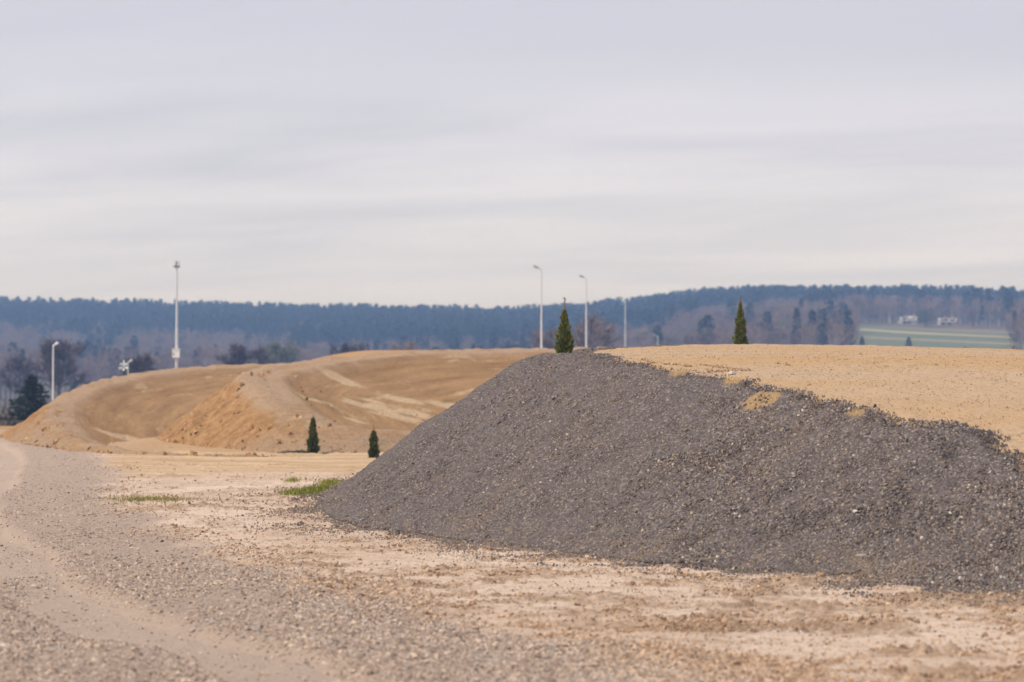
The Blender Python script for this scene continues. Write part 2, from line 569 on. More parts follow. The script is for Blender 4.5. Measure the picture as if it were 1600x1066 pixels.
def bank_z(x, y):
    """height of the gravel bank and the sand ramp behind it"""
    dist, _, _ = poly_dist(x, y, TOE, closed=True)
    ins = inside(x, y, TOE)
    dist = np.where(ins, dist, -dist)
    dist = dist + (0.16 * fbm(x * 0.9, y * 0.6, 3, 73) + 0.07 * fbm(x * 4.1, y * 3.0, 3, 74)) * (1 - sstep(0.3, 1.4, np.abs(dist)))
    zp = np.interp(y, [8, 15, 19, 20.5, 21.0, 21.5, 22.5, 24.1, 25.9, 28.2, 33, 38, 46, 51, 60, 70], [0.0, 0.1, 0.30, 0.70, 0.92, 1.13, 1.34, 1.54, 1.72, 1.89, 1.99, 2.11, 2.36, 2.30, 1.3, 0.6])
    zp = zp - (np.clip(x - 4, 0, 40) * 0.012 + 0.0032 * (x - 5.2) ** 2) * sstep(25, 45, y)
    # sliding lobes and runnels that follow the fall line
    ca, sa = 0.89, 0.45
    q, r = x * ca + y * sa, -x * sa + y * ca
    lob = 0.30 * fbm(r * 0.42, q * 0.12, 3, 71) + 0.12 * fbm(r * 1.9, q * 0.5, 3, 75)
    face = 0.675 * dist - 0.14 * (1 - np.exp(-np.maximum(dist, 0) / 0.40)) + 0.13 * fbm(x * 0.9, y * 0.9, 3, 77) * sstep(0, 0.7, dist) + lob * sstep(0.0, 1.0, dist) * 0.62
    z = smin(face, zp + 0.03 * fbm(x * 0.7, y * 0.7, 3, 79), 0.16)
    brink = face - zp                                   # <0 on the face, >0 on top
    return z, dist, brink, zp


# rims of the two banked turns: photograph pixel, row, distance
RIM_MID = [(900, 706, 60.5), (760, 694, 59), (620, 682, 57.5), (510, 668, 58), (455, 645, 61), (428, 620, 64.5), (412, 602, 68),
           (408, 592, 71), (420, 583, 74), (450, 576, 77), (550, 562.5, 84), (700, 551, 90), (840, 548, 95), (960, 547, 99), (1100, 549, 103)]
RIM_LEFT = [(430, 717, 53.4), (300, 714, 54), (210, 708, 55.4), (155, 699, 58), (122, 686, 61), (100, 667, 65), (92, 647, 70), (106, 626, 77),
            (165, 600, 88), (275, 579, 98), (440, 571, 106), (600, 566, 112), (800, 562, 118)]


def rim3(pts):
    return spline([tuple(at(*p)) for p in pts], 26)


def berm_fields(x, y, rim, m_out, m_in, w):
    best = np.full(x.shape, -9.0)
    arc = np.zeros(x.shape)
    dist = np.full(x.shape, 1e9)
    ins = inside(x, y, [(p[0], p[1]) for p in rim])
    seg = np.concatenate([[0], np.cumsum(np.hypot(np.diff(rim[:, 0]), np.diff(rim[:, 1])))])
    for (rx, ry, rz), s in zip(rim, seg):
        d = np.hypot(x - rx, y - ry)
        e = np.maximum(d - w * 0.5, 0)
        h = rz - np.where(ins, m_in * (1.6 * (1 - np.exp(-e / 1.1)) + 0.62 * e), m_out * e)     # dished inside
        m = h > best
        best = np.where(m, h, best)
        arc = np.where(m, s, arc)
        dist = np.where(m, d, dist)
    return best, dist, arc, ins


# ------------------------------------------------------------------ ground and haul road
tcols = np.concatenate([np.linspace(-1.6, -0.26, 22, endpoint=False), np.linspace(-0.26, 0.24, 640), np.linspace(0.24, 1.6, 23)[1:]])
rows = [3.0]
while rows[-1] < 62:
    d = rows[-1]
    rows.append(d + (0.5 if d < 9 else max(0.024, 0.030 * (d / 15.0) ** 1.9)))
rows = np.concatenate([rows, np.geomspace(62.6, 420, 110)])
T, D = np.meshgrid(tcols, rows)
X, Y = (T * D), D
rd_d, road, track = road_fields(X, Y)
rel, rough = ground_relief(X, Y, road, track)
Z = base_ground(X, Y) + rel
far_green = sstep(112, 150, Y + 20 * fbm(X * 0.05, Y * 0.05, 3, 91)) * (1 - sstep(-0.16, -0.10, T) * (1 - sstep(180, 230, Y)))
far_green = np.clip(far_green, 0, 1)
yellow = sstep(38, 47, Y + 3 * fbm(X * 0.2, Y * 0.2, 3, 92)) * (1 - road) * sstep(-10.5, -8.5, X + 0.06 * (Y - 55)) * (1 - sstep(140, 170, Y))
verts = np.stack([X, Y, Z], -1).reshape(-1, 3)
faces = grid_faces(len(rows), len(tcols))
dirt = np.maximum(sstep(74, 84, Y), 0.6 * sstep(55.5, 60, Y) * (1 - road))
fields = dict(dirt=dirt, road=road, track=track, rough=rough * (1 - sstep(40, 52, Y) * 0.5), yellow=yellow, green=far_green)
is_road = road.ravel()[faces].mean(1) > 0.5
is_road &= (verts[faces[:, 0], 1] < 118)


def submesh(name, sel, mat, flds, V, F):
    f = F[sel]
    used = np.unique(f)
    remap = np.full(len(V), -1)
    remap[used] = np.arange(len(used))
    o = mesh_obj(name, V[used], remap[f], mat, smooth=True)
    for k, a in flds.items():
        set_attr(o, k, a.ravel()[used].astype(np.float32))
    return o


tag(submesh('ground', ~is_road, M_ground, fields, verts, faces), 'pale churned sandy ground in front of the gravel bank', 'ground', kind='structure')
tag(submesh('gravel_road', is_road, M_ground, fields, verts, faces), 'stony grey-beige haul road with smooth wheel tracks', 'road', kind='structure')

# ------------------------------------------------------------------ gravel bank and sand ramp
tc2 = np.linspace(-0.15, 0.34, 520)
r2 = [9.5]
while r2[-1] < 48:
    r2.append(r2[-1] + max(0.045, 0.045 * (r2[-1] / 20) ** 1.6))
r2 = np.concatenate([r2, np.linspace(48.3, 64, 40)])
T2, D2 = np.meshgrid(tc2, r2)
X2, Y2 = T2 * D2, D2
ZB, BD, BR, ZP = bank_z(X2, Y2)
edge_n = 0.16 * fbm(X2 * 0.8, Y2 * 0.8, 4, 101) + 0.07 * fbm(X2 * 4, Y2 * 4, 3, 105)
gravelness = -(BR + edge_n) + 0.13 + 0.35 * sstep(29, 33.5, Y2) * (1 - sstep(1.0, 2.2, X2))
gmask = gravelness > 0
ZB = ZB + 0.018 * fbm(X2 * 6, Y2 * 6, 3, 111) * sstep(0, 0.3, BD) + np.where(gmask, 0.022, 0) * sstep(0.0, 0.12, np.abs(gravelness))
ZB = np.where(BD < 0, -0.25 + 0.25 * np.exp(BD * 3) - 0.06, ZB + 0.0)
OCHRE = [(1192, 622, 24.1, 0.27), (1060, 587, 26.2, 0.14), (950, 562, 31, 0.2), (1150, 603, 25.2, 0.12), (1340, 646, 22.6, 0.10)]
och = np.zeros_like(X2)
for px, py, d, rr in OCHRE:
    p = at(px, py, d)
    och = np.maximum(och, 1 - sstep(0.62, 0.92, np.hypot(X2 - p.x, (Y2 - p.y) * 0.6) / rr + 0.7 * fbm(X2 * 5, Y2 * 4, 4, 121, 0.65)))
foot = (1 - sstep(0.10, 0.50, BD)) * sstep(0.16, 0.36, fbm(X2 * 3.4, Y2 * 3.4, 4, 131, 0.65)) * 0.35
ochre_face = np.clip(np.maximum(och, 0.8 * foot), 0, 1)
ochre_top = np.clip(np.maximum(och, sstep(0.30, 0.02, BR) * sstep(0.0, 0.35, fbm(X2 * 1.2, Y2 * 1.2, 3, 133)) * 0.8), 0, 1)
bv = np.stack([X2, Y2, ZB], -1).reshape(-1, 3)
bf = grid_faces(len(r2), len(tc2))
keep = (BD.ravel()[bf].max(1) > -0.25)
sel_g = keep & (gravelness.ravel()[bf].mean(1) > 0)
sel_s = keep & ~(gravelness.ravel()[bf].mean(1) > 0)
tag(submesh('gravel_bank', sel_g, M_gbed, dict(ochre=ochre_face), bv, bf), 'long steep bank of dark grey gravel beside the haul road', 'gravel bank', kind='structure')
tag(submesh('sand_ramp', sel_s, M_plateau, dict(ochre=ochre_top), bv, bf), 'smooth yellow-beige sand ramp above the gravel bank', 'sand ramp', kind='structure')


def surf_z(x, y):
    """top surface at x, y (arrays)"""
    x, y = np.atleast_1d(np.asarray(x, float)), np.atleast_1d(np.asarray(y, float))
    _, rd, tr = road_fields(x, y)
    g = base_ground(x, y) + ground_relief(x, y, rd, tr)[0]
    zb, bd, _, _ = bank_z(x, y)
    return np.where(bd > 0, np.maximum(g, zb), g)


# ------------------------------------------------------------------ banked turns
def build_berm(rim, x0, x1, y0, y1, res, m_out, m_in, w, seed, label, patches=()):
    xs, ys = np.arange(x0, x1, res), np.arange(y0, y1, res * 1.25)
    BX, BY = np.meshgrid(xs, ys)
    h, dist, arc, ins = berm_fields(BX, BY, rim, m_out, m_in, w)
    g = base_ground(BX, BY)
    edge = w * 0.5 + 0.22 * fbm(BX * 0.9, BY * 0.9, 3, seed)
    outer = np.where(ins, 0, sstep(0.0, 0.25, dist - edge))
    gully = fbm(arc * 1.1, dist * 0.35, 4, seed + 3)
    z = h + outer * (0.13 * gully + 0.15 * fbm(BX * 2.4, BY * 2.4, 4, seed + 4, 0.65)) + 0.03 * fbm(BX * 0.8, BY * 0.8, 3, seed + 5)
    lip = np.exp(-((dist - w * 0.5) / 0.22) ** 2) * np.where(ins, 0, 1)
    z = z + lip * (0.06 + 0.10 * fbm(BX * 1.6, BY * 1.6, 3, seed + 7))
    z = z + np.where(ins, 0.05 * fbm(arc * 0.12, dist * 1.8, 3, seed + 8) + 0.03 * fbm(BX * 1.7, BY * 1.7, 3, seed + 9), 0)
    z = np.maximum(z, g - 0.35)
    V = np.stack([BX, BY, z], -1).reshape(-1, 3)
    F = grid_faces(len(ys), len(xs))
    k = (z - g).ravel()[F].max(1) > -0.06
    rimw = (1 - sstep(-0.05, 0.15, dist - edge)) * np.ones_like(z)
    rimw = np.maximum(rimw, np.where(ins, (1 - sstep(0.0, 0.5, dist - edge)) * 0.5, 0))
    low = rim[:, 2]
    footw = outer * (1 - sstep(0.35, 0.8, h + 0.6 * (dist - w / 2) - g))          # low arms are greyer than the high orange end
    pale = np.zeros_like(z)
    for (px, py, wx, wy) in patches:
        dd_ = np.linspace(58, 110, 400)
        ray = np.array([tuple(at(px, py, q)) for q in dd_])
        hz_ = berm_fields(ray[:, 0], ray[:, 1], rim, m_out, m_in, w)
        ok_ = np.nonzero((hz_[0] > ray[:, 2]) & hz_[3])[0]
        if len(ok_):
            c_ = ray[ok_[0]]
            pale = np.maximum(pale, 1 - sstep(0.55, 1.0, np.hypot((BX - c_[0]) / wx, (BY - c_[1]) / wy) + 0.9 * fbm(BX * 1.3, BY * 0.9, 4, seed + 11, 0.65)))
    o = submesh('track_berm', k, M_berm, dict(pale=np.clip(pale, 0, 1), along=arc, across=dist, rim=rimw * 0.9, outer=outer, foot=np.clip(footw, 0, 1)), V, F)
    return tag(o, label, 'berm', kind='structure')


rim_mid, rim_left = rim3(RIM_MID), rim3(RIM_LEFT)
build_berm(rim_mid, -13, 12, 54, 112, 0.14, 0.76, 0.34, 1.3, 201, 'curved sand berm with a pale path along its rim',
           [(562, 632, 0.9, 1.6), (590, 634, 0.6, 1.2), (625, 625, 1.0, 1.0), (650, 647, 1.3, 1.5), (615, 650, 0.9, 1.2), (560, 660, 0.3, 1.0), (690, 632, 0.9, 1.2), (470, 615, 0.6, 1.0), (545, 598, 0.9, 0.8)])
build_berm(rim_left, -24, 6, 50, 128, 0.17, 0.70, 0.30, 0.8, 251, 'long orange-brown sand berm sweeping up on the left',
           [(215, 690, 1.2, 1.5), (190, 684, 0.8, 1.0), (240, 697, 1.5, 1.0)])


def berm_top(x, y):
    x, y = np.atleast_1d(np.asarray(x, float)), np.atleast_1d(np.asarray(y, float))
    a = berm_fields(x, y, rim_mid, 0.76, 0.34, 1.3)[0]
    b = berm_fields(x, y, rim_left, 0.70, 0.30, 0.8)[0]
    return np.maximum(np.maximum(a, b), base_ground(x, y))


# ------------------------------------------------------------------ far hills
HP = [-1500, 0, 275, 500, 800, 900, 1000, 1100, 1200, 1350, 1600, 3200]
SKYL = [486, 471, 476, 480, 484, 480, 470, 458, 454, 457, 460, 470]
G420 = [650, 640, 636, 632, 626, 622, 612, 600, 596, 596, 596, 600]
G600 = [632, 622, 622, 622, 618, 612, 592, 572, 562, 553, 554, 570]
G850 = [590, 578, 578, 576, 566, 562, 548, 530, 520, 507, 511, 540]


def hill_z(x, y):
    px = 800 + FPX * x / y
    TOPT = 13.6 * FPX / 1250
    rowsz = []
    for tab, d in ((G420, 420), (G600, 600), (G850, 850), ([s + TOPT for s in SKYL], 1250)):
        rowsz.append(CAM_H + (HORIZON - np.interp(px, HP, tab)) / FPX * d)
    ds = [420, 600, 850, 1250]
    z = np.where(y < 600, rowsz[0] + (rowsz[1] - rowsz[0]) * np.clip((y - 420) / 180, -0.3, 1),
        np.where(y < 850, rowsz[1] + (rowsz[2] - rowsz[1]) * (y - 600) / 250,
        np.where(y < 1250, rowsz[2] + (rowsz[3] - rowsz[2]) * (y - 850) / 400, rowsz[3] - (y - 1250) * 0.018)))
    return z + 1.2 * fbm(x / 90, y / 90, 3, 301) * sstep(600, 900, y)


def terrain_far(x, y):
    x, y = np.asarray(x, float), np.asarray(y, float)
    w = sstep(330, 440, y)
    return base_ground(x, y) * (1 - w) + hill_z(x, np.maximum(y, 300)) * w


hc = np.concatenate([np.linspace(-1.6, -0.3, 25, endpoint=False), np.linspace(-0.3, 0.3, 160), np.linspace(0.3, 1.6, 26)[1:]])
hr = np.concatenate([np.linspace(332, 1300, 150), np.linspace(1320, 2400, 25)])
TH, DH = np.meshgrid(hc, hr)
XH, YH = TH * DH, DH
ZH = terrain_far(XH, YH) - 0.4 * (1 - sstep(332, 420, YH)) - 0.05
m, t, b = new_mat('hill_ground')
oc = obj_coord(t)
stripe = attr(t, 'stripe')
c = mix_col(t, noise(t, oc, 0.03, 4), (0.075, 0.072, 0.045), (0.13, 0.105, 0.070))
fld = N(t, 'ShaderNodeValToRGB')
fld.color_ramp.interpolation = 'CONSTANT'
e = fld.color_ramp.elements
cols = [(0.0, (0.095, 0.125, 0.065)), (0.30, (0.11, 0.135, 0.075)), (0.40, (0.30, 0.26, 0.17)), (0.45, (0.09, 0.125, 0.065)), (0.66, (0.40, 0.33, 0.22)),
        (0.72, (0.09, 0.13, 0.06)), (0.86, (0.20, 0.145, 0.115))]
e[0].color = (*cols[0][1], 1)
e[1].position, e[1].color = cols[1][0], (*cols[1][1], 1)
for p, cc in cols[2:]:
    x = e.new(p)
    x.color = (*cc, 1)
t.links.new(stripe, fld.inputs[0])
c = mix_col(t, attr(t, 'field'), c, mix_col(t, 0.25, fld.outputs[0], mix_col(t, noise(t, oc, 0.08, 5), (0.08, 0.1, 0.05), (0.25, 0.22, 0.14))))
t.links.new(c, b.inputs['Base Color'])
M_hill = m
PXH = 800 + FPX * XH / YH
field_m = sstep(1325, 1350, PXH + 14 * fbm(YH / 60, XH / 60, 2, 311)) * (1 - sstep(820, 840, YH - (PXH - 1340) * 0.02)) * sstep(1592, 1570, PXH)
field_left = sstep(60, -80, PXH) * (1 - sstep(470, 520, YH))
stripe = np.clip((YH - 600) / 240 + (PXH - 1470) / 1100, 0, 1) * (field_left < 0.5)
fH = grid_faces(len(hr), len(hc))
vH = np.stack([XH, YH, ZH], -1).reshape(-1, 3)
tag(submesh('hills', np.ones(len(fH), bool), M_hill, dict(field=np.clip(field_m + field_left, 0, 1), stripe=stripe), vH, fH),
    'low wooded hills with strip fields beyond the track', 'hills', kind='structure')

# ------------------------------------------------------------------ instanced stuff (gravel, stones, woods)
def hull_stone(name, mat, seed, n=11, squash=(1, 0.8, 0.62)):
    r = random.Random(seed)
    bm = bmesh.new()
    for _ in range(n):
        v = Vector((r.gauss(0, 1), r.gauss(0, 1), r.gauss(0, 1))).normalized() * r.uniform(0.42, 0.56)
        bm.verts.new((v.x * squash[0], v.y * squash[1], v.z * squash[2]))
    res = bmesh.ops.convex_hull(bm, input=bm.verts)
    bmesh.ops.delete(bm, geom=[g for g in res['geom_interior'] if isinstance(g, bmesh.types.BMVert)], context='VERTS')
    me = bpy.data.meshes.new(name)
    bm.to_mesh(me)
    bm.free()
    me.materials.append(mat)
    return bpy.data.objects.new(name, me)


def scatter(name, pts, scl, rot, protos, idx, label, cat, tint=None):
    me = bpy.data.meshes.new(name)
    me.vertices.add(len(pts))
    me.vertices.foreach_set('co', np.asarray(pts, np.float32).ravel())
    o = bpy.data.objects.new(name, me)
    link(o)
    set_attr(o, 'scl', np.asarray(scl, np.float32), 'FLOAT_VECTOR')
    set_attr(o, 'rot', np.asarray(rot, np.float32), 'FLOAT_VECTOR')
    set_attr(o, 'pick', np.asarray(idx, np.int32), 'INT')
    if tint is not None:
        set_attr(o, 'tint', np.asarray(tint, np.float32))
    col = bpy.data.collections.new(name + '_kinds')
    for i, p in enumerate(protos):
        p.name = '%s_kind_%02d' % (name, i)
        col.objects.link(p)
    ng = bpy.data.node_groups.new(name + '_scatter', 'GeometryNodeTree')
    ng.interface.new_socket('Geometry', in_out='INPUT', socket_type='NodeSocketGeometry')
    ng.interface.new_socket('Geometry', in_out='OUTPUT', socket_type='NodeSocketGeometry')
    gi, go = ng.nodes.new('NodeGroupInput'), ng.nodes.new('NodeGroupOutput')
    m2p = ng.nodes.new('GeometryNodeMeshToPoints')
    ip = ng.nodes.new('GeometryNodeInstanceOnPoints')
    ci = ng.nodes.new('GeometryNodeCollectionInfo')
    ci.inputs[0].default_value = col
    ci.inputs[1].default_value = True
    ci.inputs[2].default_value = True

    def na(nm, typ):
        n = ng.nodes.new('GeometryNodeInputNamedAttribute')
        n.data_type = typ
        n.inputs[0].default_value = nm
        return n.outputs[0]
    L = ng.links.new
    L(gi.outputs[0], m2p.inputs[0])
    L(m2p.outputs[0], ip.inputs['Points'])
    L(ci.outputs[0], ip.inputs['Instance'])
    ip.inputs['Pick Instance'].default_value = True
    L(na('pick', 'INT'), ip.inputs['Instance Index'])
    e2r = ng.nodes.new('FunctionNodeEulerToRotation')
    L(na('rot', 'FLOAT_VECTOR'), e2r.inputs[0])
    L(e2r.outputs[0], ip.inputs['Rotation'])
    L(na('scl', 'FLOAT_VECTOR'), ip.inputs['Scale'])
    L(ip.outputs[0], go.inputs[0])
    md = o.modifiers.new('scatter', 'NODES')
    md.node_group = ng
    return tag(o, label, cat, kind='stuff')


def rand_rot(n):
    return rng.uniform(0, 2 * math.pi, (n, 3))


# gravel on the bank
n = 760000
t_ = rng.uniform(-0.13, 0.255, n)
d_ = 15.5 / np.sqrt(1 - rng.uniform(0, 1, n) * (1 - (15.5 / 43.0) ** 2))      # denser near
x_, y_ = t_ * d_, d_
zb, bd, br, zp = bank_z(x_, y_)
en = 0.16 * fbm(x_ * 0.8, y_ * 0.8, 4, 101) + 0.07 * fbm(x_ * 4, y_ * 4, 3, 105)
gr = -(br + en) + 0.13 + 0.35 * sstep(29, 33.5, y_) * (1 - sstep(1.0, 2.2, x_))
ocf = np.zeros(n)
for px, py, d, rr in OCHRE:
    p = at(px, py, d)
    ocf = np.maximum(ocf, 1 - sstep(0.62, 0.92, np.hypot(x_ - p.x, (y_ - p.y) * 0.6) / rr + 0.7 * fbm(x_ * 5, y_ * 4, 4, 121, 0.65)))
ft = (1 - sstep(0.10, 0.50, bd)) * sstep(0.16, 0.36, fbm(x_ * 3.4, y_ * 3.4, 4, 131, 0.65)) * 0.35
spill = np.exp(np.minimum(bd, 0) * 2.6) * (bd > -1.4)
prob = np.where(bd > 0, sstep(-0.10, 0.06, gr) * (1 - 0.85 * np.maximum(ocf, 0.8 * ft)), np.clip(spill * 1.5 * sstep(-0.12, 0.30, fbm(x_ * 1.1, y_ * 0.8, 4, 137, 0.65) + 0.04) + 0.9 * np.exp(np.minimum(bd, 0) * 14), 0, 1))
ok = (rng.uniform(0, 1, n) < prob) & (bd > -1.4)
x_, y_, bd = x_[ok], y_[ok], bd[ok]
z_ = surf_z(x_, y_)
k = len(x_)
coarse = 1 + 0.75 * fbm(x_ * 0.55, y_ * 0.55, 3, 141)
size = np.exp(rng.normal(math.log(0.0168), 0.38, k)) * np.clip(coarse, 0.62, 1.6) * (y_ / 22) ** 0.35
size = np.clip(size, 0.009, 0.05)
protos = [hull_stone('g', M_gravel, i) for i in range(6)]
scatter('bank_gravel', np.stack([x_, y_, z_ + size * 0.22 + np.where(bd > 0, 0.012, 0)], -1), size[:, None] * np.ones(3), rand_rot(k), protos, rng.integers(0, 6, k),
        'loose dark grey crushed stones covering the steep bank', 'gravel',
        tint=np.clip(0.47 + 0.55 * fbm((x_ * 0.89 + y_ * 0.45) * 0.45, (-x_ * 0.45 + y_ * 0.89) * 1.1, 4, 145, 0.62) + 0.25 * (1 - sstep(0.1, 0.7, bd)), 0, 1))
print('bank gravel', k)

# stones on the haul road
n = 400000
t_ = rng.uniform(-0.27, 0.13, n)
d_ = 11.0 / np.sqrt(1 - rng.uniform(0, 1, n) * (1 - (11.0 / 75.0) ** 2))
x_, y_ = t_ * d_, d_
dd, rd, tr = road_fields(x_, y_)
dens = 0.62 + 0.7 * fbm(x_ * 0.9, y_ * 0.5, 3, 151)
edge_band = np.exp(-((dd - 0.1) / 0.45) ** 2) * sstep(-0.2, 0.3, fbm(x_ * 0.7, y_ * 0.5, 3, 155) + 0.15)
prob = np.clip(np.clip(dens, 0.1, 1) * rd * (1 - 0.91 * tr) + 0.75 * edge_band, 0, 1)
stray = 0.02 * (1 - rd) + 0.35 * np.exp(-(((x_ + 3.4) / 0.9) ** 2 + ((y_ - 30.5) / 3.0) ** 2)) * sstep(-0.1, 0.3, fbm(x_ * 1.4, y_ * 0.7, 3, 157))
ok = rng.uniform(0, 1, n) < np.maximum(prob, stray)
x_, y_, dd = x_[ok], y_[ok], dd[ok]
zb, bd, _, _ = bank_z(x_, y_)
ok = bd < -0.05
x_, y_, dd = x_[ok], y_[ok], dd[ok]
z_ = surf_z(x_, y_)
k = len(x_)
size = np.clip(np.exp(rng.normal(math.log(0.0155), 0.45, k)) * (y_ / 16) ** 0.25, 0.009, 0.062)
protos = [hull_stone('r', M_roadst, 40 + i, squash=(1, 0.85, 0.6)) for i in range(6)]
rr_ = rand_rot(k) * np.array([0.12, 0.12, 1])
scatter('road_stones', np.stack([x_, y_, z_ + size * 0.10], -1), size[:, None] * np.ones(3), rr_, protos, rng.integers(0, 6, k),
        'loose mixed stones lying over the haul road', 'stones')
print('road stones', k)

# clods on the churned sand, small grit on the ramp
n = 560000
t_ = rng.uniform(-0.22, 0.24, n)
d_ = 12.0 / np.sqrt(1 - rng.uniform(0, 1, n) * (1 - (12.0 / 60.0) ** 2))
x_, y_ = t_ * d_, d_
dd, rd, tr = road_fields(x_, y_)
rl, rg = ground_relief(x_, y_, rd, tr)
zb, bd, _, _ = bank_z(x_, y_)
pr = 0.30 * np.exp(-((dd + 0.15) / 0.40) ** 2) * sstep(-0.05, 0.3, fbm(x_ * 0.8, y_ * 0.5, 3, 163)) + (1 - rd) * (0.02 + 0.55 * rg * sstep(-0.1, 0.3, fbm(x_ * 2.5, y_ * 3.4, 3, 161))) * (1 - 0.8 * sstep(36, 46, y_))
ok = (rng.uniform(0, 1, n) < pr) & (bd < -0.02)
x_, y_ = x_[ok], y_[ok]
k = len(x_)
size = np.clip(np.exp(rng.normal(math.log(0.0175), 0.48, k)) * (y_ / 18) ** 0.3, 0.008, 0.06)
protos = [hull_stone('c', M_clod, 80 + i, n=14, squash=(1, 0.9, 0.55)) for i in range(5)]
scatter('soil_clods', np.stack([x_, y_, surf_z(x_, y_) + size * 0.08], -1), size[:, None] * np.ones(3), rand_rot(k) * np.array([0.2, 0.2, 1]), protos, rng.integers(0, 5, k),
        'crumbled brown soil clods on the churned sand', 'clods')
n = 120000
t_ = rng.uniform(-0.02, 0.26, n)
d_ = 18.0 / np.sqrt(1 - rng.uniform(0, 1, n) * (1 - (18.0 / 50.0) ** 2))
x_, y_ = t_ * d_, d_
zb, bd, br, zp = bank_z(x_, y_)
pr = 0.30 + 0.5 * np.exp(-np.maximum(br - 0.1, 0) * 5) * sstep(-0.2, 0.4, fbm(x_ * 1.4, y_ * 1.0, 3, 171))
ok = (rng.uniform(0, 1, n) < pr) & (bd > 0) & (br > 0.05)
x_, y_ = x_[ok], y_[ok]
k = len(x_)
size = np.clip(np.exp(rng.normal(math.log(0.0098), 0.42, k)) * (y_ / 25) ** 0.5, 0.005, 0.028)
lines = []
for (pa, pb, m_) in (((1000, 568, 28.2), (1085, 577, 26.9), 130), ((1095, 578, 27.3), (1172, 592, 25.9), 150), ((1105, 588, 26.2), (1150, 590, 26.0), 60), ((1210, 583, 27.4), (1235, 586, 27.1), 30)):
    a_, b_ = at(*pa), at(*pb)
    u_ = rng.uniform(0, 1, m_)
    lines.append(np.stack([a_.x + (b_.x - a_.x) * u_ + rng.normal(0, 0.012, m_), a_.y + (b_.y - a_.y) * u_ + rng.normal(0, 0.05, m_)], -1))
lines = np.vstack(lines)
x_, y_ = np.concatenate([x_, lines[:, 0]]), np.concatenate([y_, lines[:, 1]])
size = np.concatenate([size, rng.uniform(0.015, 0.045, len(lines))])
k = len(x_)
protos = [hull_stone('p', M_grit, 120 + i) for i in range(5)]
scatter('ramp_grit', np.stack([x_, y_, surf_z(x_, y_) + size * 0.15], -1), size[:, None] * np.ones(3), rand_rot(k), protos, rng.integers(0, 5, k),
        'small grit scattered over the smooth sand ramp', 'grit')

# clods that crumbled off the berm edges and rolled down their outer slopes
n = 60000
x_, y_ = rng.uniform(-17, 0, n), rng.uniform(53, 76, n)
keepm = np.zeros(n)
zz0 = np.full(n, -9.0)
for rim, mo, mi, w in ((rim_mid, 0.76, 0.34, 1.3), (rim_left, 0.70, 0.30, 0.8)):
    h_, ds_, ar_, in_ = berm_fields(x_, y_, rim, mo, mi, w)
    hi = h_ > zz0
    lipm = np.exp(-((ds_ - w * 0.5) / 0.25) ** 2) * 0.9
    footm = np.exp(-(np.maximum(h_, 0) / 0.15) ** 2) * 0.25
    pr = np.where(~in_ & (h_ > -0.05), 0.05 + lipm * sstep(-0.05, 0.35, fbm(x_ * 0.8, y_ * 0.8, 3, 181)) + footm, 0.004)
    keepm = np.where(hi, pr, keepm)
    zz0 = np.maximum(zz0, h_)
ok = (rng.uniform(0, 1, n) < keepm) & (zz0 > -0.05)
x_, y_, zz0 = x_[ok], y_[ok], np.maximum(zz0[ok], 0)
k = len(x_)
size = np.clip(np.exp(rng.normal(math.log(0.06), 0.5, k)), 0.025, 0.22)
protos = [hull_stone('b', M_bclod, 160 + i, n=14, squash=(1, 0.9, 0.7)) for i in range(5)]
scatter('berm_clods', np.stack([x_, y_, zz0 + size * 0.1], -1), size[:, None] * np.ones(3), rand_rot(k), protos, rng.integers(0, 5, k),
        'crumbled earth lumps on the outer slopes of the berms', 'clods')
print('berm clods', k)


# ------------------------------------------------------------------ trees
class Geo:
    """collects tubes and leaf faces with a tone per vertex"""

    def __init__(self):
        self.v, self.f, self.t, self.m = [], [], [], []

    def tube(self, a, b, ra, rb, sides=5, mat=0, tone=0.5):
        a, b = Vector(a), Vector(b)
        ax = (b - a)
        if ax.length < 1e-6:
            return
        q = ax.to_track_quat('Z', 'Y')
        i0 = len(self.v)
        for p, r in ((a, ra), (b, rb)):
            for k in range(sides):
                w = 2 * math.pi * k / sides
                self.v.append(p + q @ Vector((r * math.cos(w), r * math.sin(w), 0)))
                self.t.append(tone)
        for k in range(sides):
            k2 = (k + 1) % sides
            self.f.append((i0 + k, i0 + k2, i0 + sides + k2, i0 + sides + k))
            self.m.append(mat)

    def sliver(self, a, b, w, mat=0, tone=0.5, up=None):
        a, b = Vector(a), Vector(b)
        d = (b - a)
        s = d.cross(up if up is not None else Vector((random.uniform(-1, 1), random.uniform(-1, 1), random.uniform(-1, 1))))
        if s.length < 1e-6:
            return
        s = s.normalized() * w * 0.5
        i0 = len(self.v)
        self.v += [a - s, a + s, b]
        self.t += [tone] * 3
        self.f.append((i0, i0 + 1, i0 + 2))
        self.m.append(mat)

    def leaf(self, c, d, n, l, w, mat=0, tone=0.5):
        """a kite-shaped leaf or spray: from c along d, normal-ish n"""
        s = d.cross(n)
        if s.length < 1e-6:
            return
        s = s.normalized() * w * 0.5
        i0 = len(self.v)
        self.v += [c, c + d * (l * 0.5) + s, c + d * l, c + d * (l * 0.5) - s]
        self.t += [tone] * 4
        self.f.append((i0, i0 + 1, i0 + 2, i0 + 3))
        self.m.append(mat)

    def build(self, name, mats, parent=None, linkit=True):
        o = mesh_obj(name, [tuple(p) for p in self.v], self.f, mats, parent, linkit=linkit)
        set_attr(o, 'tone', np.array(self.t, np.float32))
        if any(self.m):
            o.data.polygons.foreach_set('material_index', np.array(self.m, np.int32))
        return o


def rvec(r):
    return Vector((r.gauss(0, 1), r.gauss(0, 1), r.gauss(0, 1))).normalized()


